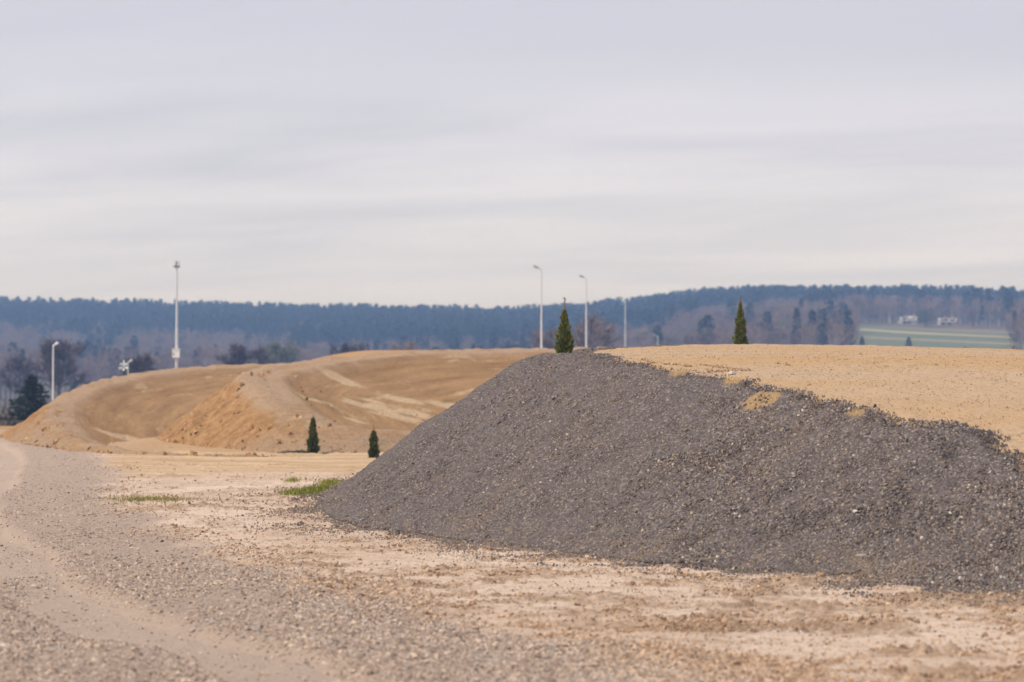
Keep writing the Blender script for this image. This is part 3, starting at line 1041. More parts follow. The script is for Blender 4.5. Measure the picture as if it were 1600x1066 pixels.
def thuja_geo(r, h, w, bulges, leaves, tone0=0.45):
    """columnar thuja crown: flat upright sprays packed on a lumpy spindle"""
    g = Geo()
    ph = [r.uniform(0, 6.28) for _ in range(6)]

    def radius(z, a):
        s = z / h
        prof = np.interp(s, [0, 0.05, 0.2, 0.45, 0.7, 0.88, 1.0], bulges)
        return w * 0.5 * prof * (1 + 0.17 * math.sin(2 * a + ph[0] + 9 * s) + 0.14 * math.sin(3 * a + ph[1] - 17 * s) + 0.15 * math.sin(29 * s + ph[2] + 2 * a) + 0.08 * math.sin(53 * s + ph[5] - 3 * a))
    for _ in range(leaves):
        s = r.random() ** 1.15
        z = s * h * 0.97
        a = r.uniform(0, 2 * math.pi)
        R = radius(z, a)
        q = R * (1 - 0.75 * r.random() ** 2.2)
        p = Vector((q * math.cos(a), q * math.sin(a), z))
        out = Vector((math.cos(a), math.sin(a), 0))
        d = (out * r.uniform(0.15, 1.1) + Vector((0, 0, 1)) * r.uniform(0.5, 1.2) + rvec(r) * 0.4).normalized()
        clump = 0.5 + 0.5 * math.sin(9 * a + 31 * s + ph[3]) * math.sin(4 * a - 17 * s + ph[4])
        tone = min(1, max(0, tone0 + 0.3 * (clump - 0.5) + 0.6 * (r.random() - 0.5) + 0.25 * (s - 0.5)))
        l = r.uniform(0.05, 0.10) * (1.5 if r.random() < 0.12 else 1.0) * (0.65 + 0.35 * (1 - s))
        g.leaf(p - d * l * 0.35, d, rvec(r), l, l * r.uniform(0.25, 0.42), 0, tone)
    return g


def thuja(name, loc, h, w, seed, label, bulges=(0.85, 0.95, 1.0, 0.86, 0.58, 0.30, 0.05), leader=0.0, tone0=0.45):
    r = random.Random(seed)
    root = empty(name, loc)
    tr = Geo()
    p = Vector((0, 0, -0.12))
    hh = h * 0.96
    for i in range(6):
        q = Vector((r.gauss(0, 0.004), r.gauss(0, 0.004), hh * (i + 1) / 6))
        tr.tube(p, q, 0.022 * (1 - i / 7), 0.022 * (1 - (i + 1) / 7), 6)
        p = q
    tr.build('trunk', M_bark, root)
    thuja_geo(r, h, w, bulges, 3600, tone0).build('crown', M_thuja, root)
    if leader:
        lg = Geo()
        top = Vector((0, 0, h * 0.95))
        lg.tube(top - Vector((0, 0, 0.08)), top + Vector((0.01, 0, leader)), 0.006, 0.003, 5, tone=0.6)
        for _ in range(26):
            z = r.uniform(0, leader)
            d = (rvec(r) * 0.7 + Vector((0, 0, 1))).normalized()
            c = top + Vector((0, 0, z))
            lg.leaf(c, d, rvec(r), r.uniform(0.03, 0.06), 0.011, 0, r.uniform(0.2, 1))
        lg.build('leader', M_dry, root)
    return tag(root, label, 'thuja tree', 'young columnar thujas planted along the track')


TH_GROUP = 1
p = at(882, 556, 36.0)
zt = float(surf_z(p.x, p.y)[0])
thuja('thuja_tree', (p.x, p.y, zt - 0.02), 0.70, 0.195, 1, 'bushy olive thuja with a withered leader standing on top of the gravel bank',
      (0.95, 1.02, 1.0, 0.78, 0.50, 0.24, 0.04), leader=0.20, tone0=0.55)
p = at(1157, 541, 46.0)
zt = float(surf_z(p.x, p.y)[0])
thuja('thuja_tree', (p.x, p.y, zt - 0.03), 0.82, 0.205, 2, 'slim thuja with a thin tip standing alone on the crest of the sand ramp',
      (1.05, 1.05, 0.98, 0.74, 0.48, 0.20, 0.03), leader=0.15, tone0=0.42)
p = at(489, 707, 56.0)
thuja('thuja_tree', (p.x, p.y, float(berm_top(p.x, p.y)[0]) - 0.02), 0.84, 0.20, 3, 'tall full thuja at the foot of the berm beside a strip of weeds',
      (0.85, 1.0, 0.96, 0.92, 0.70, 0.42, 0.06), leader=0.08, tone0=0.30)
p = at(584, 716, 52.5)
thuja('thuja_tree', (p.x, p.y, float(surf_z(p.x, p.y)[0]) - 0.02), 0.60, 0.175, 4, 'small lopsided thuja half hidden behind the gravel bank',
      (0.85, 0.8, 1.05, 0.80, 0.78, 0.45, 0.05), leader=0.12, tone0=0.25)
p = at(393, 595, 71.0)
sz = float(berm_top(p.x, p.y)[0])
sg = Geo()
r = random.Random(5)
for _ in range(32):
    a = rvec(r) * 0.8
    d = (a * 0.4 + Vector((0, 0, 1))).normalized()
    sg.leaf(Vector((a.x * 0.03, a.y * 0.03, r.uniform(-0.02, 0.11))), d, rvec(r), r.uniform(0.05, 0.09), 0.02, 0, r.random())
root = empty('withered_seedling', (p.x, p.y, sz))
sg.build('foliage', M_dry, root)
st = Geo()
st.tube((0, 0, -0.1), (0, 0, 0.22), 0.008, 0.004, 5)
st.build('stem', M_bark, root)
tag(root, 'tiny withered brown seedling on the rim of the curved berm', 'seedling')


def spruce(loc, h, seed):
    r = random.Random(seed)
    root = empty('spruce_tree', loc)
    tr = Geo()
    tr.tube((0, 0, -0.3), (0, 0, h), 0.09, 0.012, 7)
    tr.build('trunk', M_bark, root)
    g = Geo()
    nb = 105
    for i in range(nb):
        s = (i + r.random()) / nb
        z = h * (0.06 + 0.92 * s)
        a = i * 2.39996 + r.uniform(-0.3, 0.3)
        L = (1 - s) ** 0.75 * h * 0.56 * r.uniform(0.62, 1.15) + 0.06
        out = Vector((math.cos(a), math.sin(a), r.uniform(0.0, 0.22) - 0.15 * (1 - s)))
        base = Vector((0, 0, z))
        g.tube(base, base + out * L, 0.014, 0.004, 4, tone=0.1)
        for _ in range(int(16 + 80 * L)):
            k = r.random() ** 0.7
            c = base + out * (L * k) + Vector((0, 0, -0.04 * k))
            d = (out * r.uniform(0.3, 1.0) + rvec(r) * 0.75 + Vector((0, 0, 0.12))).normalized()
            g.leaf(c, d, rvec(r), r.uniform(0.10, 0.22), 0.045, 0, min(1, max(0, 0.25 + 0.5 * k * r.random())))
    g.build('crown', M_spruce, root)
    return root


p = at(50, 680, 128)
gz = float(base_ground(np.array([p.x]), np.array([p.y]))[0])
top = at(50, 584, 128).z
tag(spruce((p.x, p.y, gz - 0.05), top - gz, 11), 'dark bushy spruce standing behind the left end of the sand berm', 'spruce tree')


def bare_geo(r, h, spread, trunk_frac=0.25, limbs=11, subs=5, twigs=7, thick=1.0, tw=0.03, upright=0.7, twl=0.13):
    """returns (wood, twigs): a leafless broad tree"""
    wood, tw_g = Geo(), Geo()
    R = 0.026 * h * thick
    pts = [Vector((0, 0, -0.3))]
    for i in range(7):
        pts.append(Vector((r.gauss(0, 0.012) * h * (i / 6), r.gauss(0, 0.012) * h * (i / 6), h * 0.80 * (i + 1) / 7)))
    for i in range(7):
        wood.tube(pts[i], pts[i + 1], R * (1 - i / 8.5), R * (1 - (i + 1) / 8.5), 6)

    def twig_fan(c, d, n, L):
        for _ in range(n):
            dd = (d + rvec(r) * 0.75 + Vector((0, 0, 0.25))).normalized()
            e = c + dd * L * r.uniform(0.6, 1.3)
            tw_g.sliver(c, e, tw * r.uniform(0.7, 1.3), 0, r.random())
            for _ in range(2):
                k = r.uniform(0.3, 0.9)
                c2 = c + (e - c) * k
                d2 = (dd + rvec(r) * 0.7).normalized()
                tw_g.sliver(c2, c2 + d2 * L * r.uniform(0.35, 0.7), tw * 0.7, 0, r.random())
    for i in range(limbs):
        s = trunk_frac + (0.97 - trunk_frac) * (i + r.random() * 0.7) / limbs
        zc = s * 0.80 * h
        k = min(6, int(zc / (0.80 * h / 7)))
        base = pts[k].lerp(pts[k + 1], 0.5)
        base.z = zc
        a = i * 2.39996 + r.uniform(-0.4, 0.4)
        env = math.sin(math.pi * min(1, 0.22 + 0.78 * (1 - (s - trunk_frac) / (1.0 - trunk_frac)) ** 0.8) * 0.62) / 0.93
        L = spread * 0.5 * max(0.3, env) * r.uniform(0.8, 1.15)
        up = upright * r.uniform(0.7, 1.3)
        d = Vector((math.cos(a), math.sin(a), up)).normalized()
        Lr = L / max(0.45, math.hypot(d.x, d.y))
        Lr = min(Lr, h * 0.55)
        m1 = base + d * Lr * 0.5
        d2 = (d + Vector((0, 0, 0.35)) + rvec(r) * 0.2).normalized()
        e = m1 + d2 * Lr * 0.5
        rb = R * (1 - s * 0.75) * 0.5
        wood.tube(base, m1, rb, rb * 0.6, 5)
        wood.tube(m1, e, rb * 0.6, rb * 0.2, 4)
        for j in range(subs):
            k = 0.25 + 0.75 * (j + r.random()) / subs
            c = base.lerp(m1, k * 2) if k < 0.5 else m1.lerp(e, k * 2 - 1)
            dd = ((d if k < 0.5 else d2) * 0.7 + rvec(r) * 0.75 + Vector((0, 0, 0.25))).normalized()
            l2 = Lr * 0.38 * r.uniform(0.6, 1.1)
            f = c + dd * l2
            wood.tube(c, f, rb * 0.32, rb * 0.12, 3)
            twig_fan(c.lerp(f, 0.5), dd, twigs // 2, h * twl)
            twig_fan(f, dd, twigs, h * twl)
        twig_fan(e, d2, twigs, h * twl)
    twig_fan(pts[-1], Vector((0, 0, 1)), twigs * 2, h * twl)
    return wood, tw_g


def far_spot(px, d):
    x = (px - 800) / FPX * d
    return x, d, float(terrain_far(np.array([x]), np.array([float(d)]))[0])


def bare_tree(px, d, ytop, width_px, seed, label, mat_tw=None, mat_bark=None, group=None, name='bare_tree', mistletoe=None, **kw):
    x, y, z = far_spot(px, d)
    h = at(px, ytop, d).z - z
    r = random.Random(seed)
    random.seed(seed)
    root = empty(name, (x, y, z))
    wood, tw = bare_geo(r, h, width_px / FPX * d, tw=0.00045 * d * 0.85, **kw)
    wood.build('trunk', mat_bark or M_bark, root)
    tw.build('crown', mat_tw or M_twig, root)
    if mistletoe:
        q = at(*mistletoe[:2], d) - Vector((x, y, z))
        g = Geo()
        R = mistletoe[2] / FPX * d
        for _ in range(420):
            dv = rvec(r)
            c = q + dv * R * r.random() ** 0.5
            g.leaf(c, rvec(r), rvec(r), R * 0.5, R * 0.2, 0, r.random() * 0.6)
        g.build('mistletoe', M_thuja, root)
    return tag(root, label, 'tree', group)


bare_tree(31, 330, 556, 44, 21, 'small leafless tree rising behind the dark spruce', trunk_frac=0.35, thick=1.3)
bare_tree(92, 310, 536, 62, 22, 'tall leafless tree right behind the short lamp post near the spruce', trunk_frac=0.32, limbs=16, thick=1.3, twigs=8)
bare_tree(381, 300, 541, 60, 23, 'dome-shaped leafless tree behind the crest where the two berms meet', trunk_frac=0.12, limbs=18, twigs=9)
bare_tree(546, 320, 540, 52, 24, 'low spreading leafless tree behind the curved berm', trunk_frac=0.12, limbs=16, twigs=9)
bare_tree(630, 330, 537, 44, 25, 'reddish leafless tree behind the highest stretch of the curved berm', mat_tw=M_twigb, trunk_frac=0.12, limbs=15, twigs=8)
bare_tree(217, 290, 558, 46, 26, 'dense dark leafless shrub-like tree behind the mast and the short lamp', trunk_frac=0.10, limbs=20, twigs=10)
bare_tree(858, 330, 506, 40, 27, 'thin pale leafless tree carrying a round ball of mistletoe', mat_tw=M_twigb, trunk_frac=0.3, mistletoe=(866, 520, 6))
bare_tree(922, 330, 494, 62, 28, 'broad pale leafless tree behind the lamp posts near the bank thuja', mat_tw=M_twigb, trunk_frac=0.15, limbs=16)
bare_tree(434, 420, 538, 60, 29, 'pale budding tree behind the crest of the left berm', mat_tw=M_bud, trunk_frac=0.1, limbs=16, twigs=10)
bare_tree(1446, 838, 487, 48, 30, 'round pale budding willow between the two far farmhouses', mat_tw=M_bud, trunk_frac=0.12, limbs=20, twigs=12, thick=1.3)

# small bush beside the bank thuja, dry shrub at the end of the ramp, small dark conifers in the far field
p = at(898, 549, 60)


def shrub(name, loc, h, w, mat, n, seed, label, cat, leaf=0.06):
    r = random.Random(seed)
    root = empty(name, loc)
    g, s = Geo(), Geo()
    for i in range(max(7, n // 40)):
        a, k = r.uniform(0, 6.28), r.uniform(0.1, 0.5)
        s.tube((0, 0, -0.1), (w * k * math.cos(a), w * k * math.sin(a), h * r.uniform(0.5, 0.95)), 0.012 * h, 0.004 * h, 4, tone=0.3)
    for _ in range(n):
        dv = rvec(r)
        k = r.random() ** 0.4
        c = Vector((dv.x * w * 0.5 * k, dv.y * w * 0.5 * k, h * 0.5 + dv.z * h * 0.48 * k))
        g.leaf(c, (dv * 0.5 + Vector((0, 0, 0.8)) + rvec(r) * 0.5).normalized(), rvec(r), leaf * r.uniform(0.6, 1.5), leaf * 0.35, 0, r.random())
    s.build('stem', M_bark, root)
    g.build('foliage', mat, root)
    return tag(root, label, cat)


def gnd(x, y):
    return float(max(berm_top(x, y)[0], surf_z(x, y)[0]))


p = at(898, 545, 104)
shrub('shrub', (p.x, p.y, gnd(p.x, p.y)), 0.62, 0.5, M_dry, 420, 41, 'little brownish bush peeping out beside the bank thuja', 'shrub', 0.09)
p = at(1581, 548, 100)
shrub('dry_shrub', (p.x, p.y, gnd(p.x, p.y)), at(1581, 524, 100).z - gnd(p.x, p.y), 0.5, M_dry, 260, 42, 'dry brown upright shrub beyond the far end of the sand ramp', 'shrub', 0.12)


def small_conifer(px, d, ytop, wpx, seed, label):
    x, y, z = far_spot(px, d)
    h = at(px, ytop, d).z - z
    w = wpx / FPX * d
    r = random.Random(seed)
    root = empty('field_conifer', (x, y, z))
    t_, g = Geo(), Geo()
    t_.tube((0, 0, -0.3), (0, 0, h * 0.95), 0.03 * h, 0.008 * h, 6)
    for _ in range(900):
        s = r.random() ** 1.3
        a = r.uniform(0, 6.28)
        R = w * 0.5 * (1 - s) ** 0.7 * (0.85 + 0.3 * math.sin(4 * a + 20 * s)) * r.random() ** 0.4
        c = Vector((R * math.cos(a), R * math.sin(a), h * (0.04 + 0.94 * s)))
        g.leaf(c, (Vector((math.cos(a), math.sin(a), 0.1)) + rvec(r) * 0.6).normalized(), rvec(r), h * 0.10, h * 0.04, 0, r.random())
    t_.build('trunk', M_bark, root)
    g.build('crown', M_pine, root)
    return tag(root, label, 'conifer tree')


small_conifer(1420, 610, 527, 13, 51, 'single dark conifer standing in the middle of the strip field')
small_conifer(1347, 605, 526, 12, 52, 'dark conifer at the field edge nearest the woods')
small_conifer(1507, 604, 542, 12, 53, 'very small dark conifer low in the strip field')

# woods on the hills
def pine_proto(i):
    r = random.Random(500 + i)
    random.seed(500 + i)
    g = Geo()
    h = 15.0
    g.tube((0, 0, -0.5), (0, 0, h * 0.95), 0.18, 0.04, 5, mat=1, tone=0.2)
    spire = i % 2 == 0
    for _ in range(330):
        s = r.random()
        z = h * (0.18 + 0.82 * s) if spire else h * (0.38 + 0.62 * s)
        env = (1 - s) ** 0.8 + 0.05 if spire else math.sin(math.pi * min(1, 0.12 + 0.88 * s)) ** 0.6 + 0.05
        a = r.uniform(0, 6.28)
        R = 2.0 * env * (0.75 + 0.35 * math.sin(3 * a + 11 * s + i)) * r.random() ** 0.45
        c = Vector((R * math.cos(a), R * math.sin(a), z))
        d = (Vector((math.cos(a), math.sin(a), 0.25)) + rvec(r) * 0.6).normalized()
        g.leaf(c - d * 0.3, d, rvec(r), r.uniform(0.8, 1.5), r.uniform(0.35, 0.6), 0, min(1, 0.2 + 0.5 * s * r.random() + 0.3 * r.random()))
    return g.build('pine', [M_pine, M_bark], linkit=False)


def bare_proto(i, mat, bark):
    r = random.Random(600 + i)
    random.seed(600 + i)
    wood, tw = bare_geo(r, 13.0, 4.6, trunk_frac=0.28, limbs=10, subs=3, twigs=5, thick=0.55, tw=0.13, upright=1.5, twl=0.085)
    off = len(wood.v)
    wood.f += [tuple(k + off for k in f) for f in tw.f]
    wood.v += tw.v
    wood.t += tw.t
    wood.m = [1] * len(wood.m) + [0] * len(tw.m)
    return wood.build('bare', [mat, bark], linkit=False)


def conifer_prob(px, d):
    """where the wood is dark pine (1) and where it is leafless (0)"""
    edge = np.interp(px, [-300, 0, 150, 300, 430, 520, 700, 860, 960, 1080, 1200, 1330, 1450, 1620, 1900],
                     [1075, 1065, 1085, 1050, 950, 880, 850, 880, 900, 930, 980, 985, 1050, 1080, 1080])
    return edge


n = 19000
dd = rng.uniform(500, 1330, n)
tt = rng.uniform(-0.29, 0.29, n)
ok = rng.uniform(0, 1, n) < (dd / 1330) ** 1.4
dd, tt = dd[ok], tt[ok]
xx = tt * dd
pxx = 800 + FPX * tt
front = np.interp(pxx, [-400, 0, 300, 800, 1000, 1330, 1345, 1570, 1588, 2000], [540, 545, 560, 560, 540, 540, 842, 848, 600, 600]) + 25 * fbm(xx / 25, dd / 25, 3, 321)
ok = dd > front
# clear ground around the farmhouses
ok &= ~((np.abs(pxx - 1412) < 26) & (dd < 905)) & ~((np.abs(pxx - 1487) < 30) & (dd < 905))
dd, xx, pxx = dd[ok], xx[ok], pxx[ok]
zz_ = terrain_far(xx, dd)
patch = fbm(xx / 45, dd / 60, 3, 331)
con = dd + 190 * patch > conifer_prob(pxx, dd)
con |= (rng.uniform(0, 1, len(dd)) < 0.025) | (fbm(xx / 20, dd / 30, 3, 335) > 0.42)
con &= ~((fbm(xx / 30, dd / 45, 3, 337) > 0.40) & (dd < 1180))
pines = [pine_proto(i) for i in range(6)]
bares = [bare_proto(i, M_twig if i == 2 else M_twigb, M_birchbark if i % 3 == 0 else M_bark) for i in range(6)] + [bare_proto(9, M_bud, M_bark)]


def wood(name, sel, protos, weights, hs, label, cat):
    k = int(sel.sum())
    s = rng.uniform(*hs, k)
    s = s * np.interp(dd[sel], [500, 900, 1100], [0.72, 0.85, 1.0])
    wdt = s * rng.uniform(0.85, 1.45, k)
    rot = np.zeros((k, 3))
    rot[:, 2] = rng.uniform(0, 6.28, k)
    idx = rng.choice(len(protos), k, p=np.array(weights) / sum(weights))
    scatter(name, np.stack([xx[sel], dd[sel], zz_[sel] - 0.3], -1), np.stack([wdt, wdt, s], -1), rot, protos, idx, label, cat)
    print(name, k)


def protos_copy(ps):
    return [bpy.data.objects.new('kind', p.data) for p in ps]


wood('pine_wood', con, protos_copy(pines), [1] * 6, (0.78, 1.12), 'dark blue-green pine wood covering the far hills', 'wood')
wood('leafless_wood', ~con, protos_copy(bares), [1] * 6 + [0.7], (0.60, 0.95), 'purplish leafless wood on the lower hill slopes', 'wood')

# trees that can be told apart: tips on the skyline and the front edge of the wood
kept = 0


def far_single(name, proto, px, d, s, w, label, cat, group):
    x, y, z = far_spot(px, d)
    o = bpy.data.objects.new(name, proto.data)
    o.location = (x, y, z - 0.3)
    o.scale = (w, w, s)
    o.rotation_euler = (0, 0, random.uniform(0, 6.28))
    link(o)
    return tag(o, label, cat, group)


random.seed(77)
for i in range(80):
    px = 5 + i * 20.1 + random.uniform(-8, 8)
    s = random.uniform(0.94, 1.12)
    far_single('pine_tree', pines[(i * 2) % 6 if i % 3 else 1], px, random.uniform(1225, 1262), s, s * random.uniform(0.9, 1.25),
               'dark pine whose tip stands out on the skyline of the far hill', 'pine tree', 'pines on the skyline of the far hill')
for i in range(40):
    px = 4 + i * 12.2 + random.uniform(-5, 5)
    s = random.uniform(0.7, 1.0)
    far_single('leafless_tree', bares[random.choice((0, 3, 1, 4))], px, random.uniform(535, 590), s, s * random.uniform(0.9, 1.2),
               'slender leafless tree in the front row of the far wood', 'tree', 'front row of the leafless wood')

# ------------------------------------------------------------------ far farmhouses
def box_verts(x0, x1, y0, y1, z0, z1):
    v = [(x0, y0, z0), (x1, y0, z0), (x1, y1, z0), (x0, y1, z0), (x0, y0, z1), (x1, y0, z1), (x1, y1, z1), (x0, y1, z1)]
    f = [(0, 3, 2, 1), (4, 5, 6, 7), (0, 1, 5, 4), (1, 2, 6, 5), (2, 3, 7, 6), (3, 0, 4, 7)]
    return v, f


def box(name, dims, mat, parent=None, bev=0.0):
    v, f = box_verts(*dims)
    o = mesh_obj(name, v, f, mat, parent)
    if bev:
        bm = bmesh.new()
        bm.from_mesh(o.data)
        bmesh.ops.bevel(bm, geom=bm.edges[:], offset=bev, segments=2, affect='EDGES')
        bm.to_mesh(o.data)
        bm.free()
    return o


def house(px, d, w, dp, hw, hr, roofmat, rz, label):
    x, y, z = far_spot(px, d)
    root = empty('farmhouse', (x, y, z - 0.2))
    root.rotation_euler = (0, 0, rz)
    v, f = box_verts(-w / 2, w / 2, -dp / 2, dp / 2, -0.5, hw)
    n0 = len(v)
    v += [(-w / 2, 0, hw + hr - 0.12), (w / 2, 0, hw + hr - 0.12)]
    f += [(3, 7, 4), (7, 4, n0), (5, 6, n0 + 1)]
    f = [q for q in f if q != (3, 7, 4)]
    mesh_obj('wall', v, f, M_wall, root)
    ov = 0.5
    th = 0.18
    rv, rf = [], []
    for s in (-1, 1):
        i0 = len(rv)
        e = (dp / 2 + ov) * s
        drop = hr * (dp / 2 + ov) / (dp / 2)
        a = [(-w / 2 - ov, e, hw + hr - drop), (w / 2 + ov, e, hw + hr - drop), (w / 2 + ov, 0, hw + hr), (-w / 2 - ov, 0, hw + hr)]
        rv += a + [(p[0], p[1], p[2] + th) for p in a]
        rf += [tuple(i0 + k for k in q) for q in ((0, 1, 2, 3), (4, 5, 6, 7), (0, 1, 5, 4), (1, 2, 6, 5), (3, 0, 4, 7))]
    roof = mesh_obj('roof', rv, rf, roofmat, root)
    cv, cf = box_verts(w * 0.15, w * 0.15 + 0.7, -0.9, -0.2, hw + hr * 0.6, hw + hr + 0.9)
    mesh_obj('chimney', cv, cf, M_roofred, roof)
    for k, fx in enumerate((-0.34, 0.08, 0.34)):
        wd = box('window', (w * fx - 0.55, w * fx + 0.55, -dp / 2 - 0.05, -dp / 2 + 0.05, 1.1, 2.4), M_white, root)
        box('pane', (w * fx - 0.45, w * fx + 0.45, -dp / 2 - 0.08, -dp / 2 - 0.04, 1.2, 2.3), M_pane, wd)
    box('door', (-w * 0.15 - 0.5, -w * 0.15 + 0.5, -dp / 2 - 0.06, -dp / 2 + 0.05, -0.2, 2.1), M_door, root)
    return tag(root, label, 'house')


house(1411, 880, 2.9, 3.0, 1.4, 1.1, M_roofgrey, 0.5, 'small white farmhouse with a grey roof left of the round willow')
house(1425, 880, 3.6, 3.6, 1.7, 1.2, M_roofgrey, -0.3, 'low grey outbuilding just behind the small white farmhouse')
house(1487, 880, 3.1, 3.0, 1.4, 1.1, M_roofred, -0.35, 'white farmhouse with a faded red roof right of the round willow')
house(1473, 876, 3.0, 3.0, 1.5, 1.0, M_roofgrey, 0.2, 'small pale shed between the willow and the red-roofed farmhouse')

# ------------------------------------------------------------------ lamp posts, floodlight mast, equipment mast
def ring_tube(name, path, radii, mat, parent, sides=12):
    path = [Vector(p) for p in path]
    v, f = [], []
    for i, p in enumerate(path):
        a = path[max(0, i - 1)]
        c = path[min(len(path) - 1, i + 1)]
        q = (c - a).to_track_quat('Z', 'Y')
        for k in range(sides):
            w = 2 * math.pi * k / sides
            v.append(tuple(p + q @ Vector((radii[i] * math.cos(w), radii[i] * math.sin(w), 0))))
    for i in range(len(path) - 1):
        for k in range(sides):
            k2 = (k + 1) % sides
            f.append((i * sides + k, i * sides + k2, (i + 1) * sides + k2, (i + 1) * sides + k))
    f.append(tuple(range(sides))[::-1])
    f.append(tuple((len(path) - 1) * sides + k for k in range(sides)))
    return mesh_obj(name, v, f, mat, parent, smooth=False)


def lamp_post(px, ytop, d, side, arm_px, label, base_y=None, mat=None, droop=0.55, footing=True):
    x = (px - 800) / FPX * d
    z0 = float(terrain_far(np.array([x]), np.array([float(d)]))[0])
    if base_y is not None:
        z0 = max(z0, at(px, base_y, d).z) if abs(at(px, base_y, d).z - z0) > 0.5 else at(px, base_y, d).z
        z0 = float(terrain_far(np.array([x]), np.array([float(d)]))[0])
    top = at(px, ytop, d).z
    h = top - z0
    mat = mat or M_steel
    root = empty('lamp_post', (x, d, z0))
    L = arm_px / FPX * d
    hp = h - L * droop * 0.9
    ring_tube('pole', [(0, 0, -0.25), (0, 0, hp * 0.35), (0, 0, hp * 0.36), (0, 0, hp)], [0.070, 0.060, 0.054, 0.038], mat, root)
    # arm rises away from the pole and carries a flat luminaire
    a = Vector((0, 0, hp - 0.02))
    b_ = Vector((side * L * 0.45, 0, hp + L * droop * 0.38))
    ring_tube('arm', [a, a + Vector((side * L * 0.10, 0, 0.10 * L)), b_], [0.055, 0.050, 0.042], mat, root, 8)
    hl = Vector((side * L * 1.0, 0, hp + L * droop * 0.85))
    dirv = (hl - b_).normalized()
    q = dirv.to_track_quat('X', 'Z')
    ln = (hl - b_).length
    pts, fc = [], []
    prof = [(-0.12, 0.06, 0.05), (0.05, 0.10, 0.07), (0.55, 0.15, 0.075), (0.92, 0.14, 0.05), (1.0, 0.09, 0.03)]
    for (s, wv, hv) in prof:
        for (yy, zv) in ((-wv, -hv * 0.6), (wv, -hv * 0.6), (wv * 0.8, hv), (-wv * 0.8, hv)):
            pts.append(tuple(b_ + q @ Vector((s * ln, yy, zv))))
    for i in range(len(prof) - 1):
        for k in range(4):
            fc.append((i * 4 + k, i * 4 + (k + 1) % 4, i * 4 + 4 + (k + 1) % 4, i * 4 + 4 + k))
    fc += [(3, 2, 1, 0), tuple(len(pts) - 4 + k for k in range(4))]
    hd = mesh_obj('lamp_head', pts, fc, M_head if mat is M_steel else M_white, root)
    lp = [tuple(b_ + q @ Vector((s * ln, yy, -0.075))) for s, yy in ((0.3, -0.09), (0.9, -0.09), (0.9, 0.09), (0.3, 0.09))]
    lp += [tuple(Vector(p) + q @ Vector((0, 0, 0.03))) for p in lp]
    mesh_obj('lamp_glass', lp, [(3, 2, 1, 0), (4, 5, 6, 7), (0, 1, 5, 4), (1, 2, 6, 5), (2, 3, 7, 6), (3, 0, 4, 7)], M_lens, hd)
    if footing:
        box('footing', (-0.35, 0.35, -0.35, 0.35, -0.5, 0.16), M_conc, root, 0.02)
    return tag(root, label, 'lamp post', 'street lamps along the far side of the track')


lamp_post(846, 415, 150, -1, 13, 'tall grey lamp post on a white concrete footing left of the bank thuja', mat=M_steel)
lamp_post(916, 430, 168, -1, 11, 'grey lamp post just right of the bank thuja')
lamp_post(977, 463, 222, -1, 11, 'medium grey lamp post between the bank thuja and the shortest lamp')
lamp_post(1028, 523, 235, -1, 7.5, 'lamp post with only its short top showing over the sand ramp')
lamp_post(83, 535, 140, 1, 8, 'white lamp post rising beside the dark spruce', mat=M_white, droop=0.75)
lamp_post(200, 562, 215, 1, 6.5, 'short-looking white lamp post right of the mast with white horns', mat=M_white, droop=0.8)

# floodlight mast with a cabinet
d = 140.0
x = (276 - 800) / FPX * d
z0 = float(base_ground(np.array([x]), np.array([d]))[0])
top = at(275, 412, d).z - z0
root = empty('floodlight_mast', (x, d, z0))
ring_tube('pole', [(0, 0, -0.3), (0, 0, top * 0.55), (0, 0, top * 0.555), (0, 0, top - 0.12)], [0.095, 0.080, 0.064, 0.048], M_steel, root)
box('crossbar', (-0.16, 0.16, -0.04, 0.04, top - 0.24, top - 0.18), M_head, root)
for s in (-1, 1):
    v, f = box_verts(-0.08, 0.08, -0.07, 0.07, -0.16, 0.16)
    fl = mesh_obj('floodlight', v, f, M_head, root)
    fl.location = (s * 0.10, -0.05, top - 0.03)
    fl.rotation_euler = (math.radians(-15), 0, s * math.radians(12))
    v, f = box_verts(-0.065, 0.065, -0.095, -0.071, -0.13, 0.13)
    mesh_obj('glass', v, f, M_lens, fl)
zc = at(276, 546, d).z - z0
cab = box('cabinet', (-0.20, 0.20, -0.34, -0.12, zc - 0.02, zc - 0.48), M_white, root)
cab.data.flip_normals()
box('cabinet_roof', (-0.225, 0.225, -0.37, -0.09, zc - 0.02, zc + 0.03), M_white, cab)
box('handle', (-0.15, -0.11, -0.365, -0.34, zc - 0.32, zc - 0.20), M_black, cab)
box('bracket', (-0.16, 0.16, -0.13, -0.05, zc - 0.40, zc - 0.34), M_steel, root)
tag(root, 'tall mast with twin floodlights and a white cabinet behind the left berm', 'floodlight mast')

# dark mast with a ring of white horns
d = 200.0
x = (193.5 - 800) / FPX * d
z0 = float(terrain_far(np.array([x]), np.array([d]))[0])
zc = at(193.5, 573, d).z - z0
root = empty('loudspeaker_mast', (x, d, z0))
ring_tube('pole', [(0, 0, -0.3), (0, 0, zc)], [0.07, 0.06], M_black, root, 10)
ring_tube('finial', [(0, 0, zc + 0.02), (0, 0, zc + 0.25), (0, 0, zc + 0.48), (0, 0, zc + 0.55)], [0.05, 0.075, 0.06, 0.015], M_white, root, 10)
for a, l in ((-0.45, 0.32), (math.pi + 0.45, 0.32), (0.75, 0.28), (math.pi - 0.75, 0.28), (-math.pi / 2, 0.26)):
    dv = Vector((math.cos(a), -0.25, math.sin(a)))
    ring_tube('horn', [Vector((0, -0.02, zc)) + dv * 0.08, Vector((0, -0.02, zc)) + dv * (0.08 + l * 0.55), Vector((0, -0.02, zc)) + dv * (0.08 + l)], [0.04, 0.075, 0.12], M_white, root, 10)
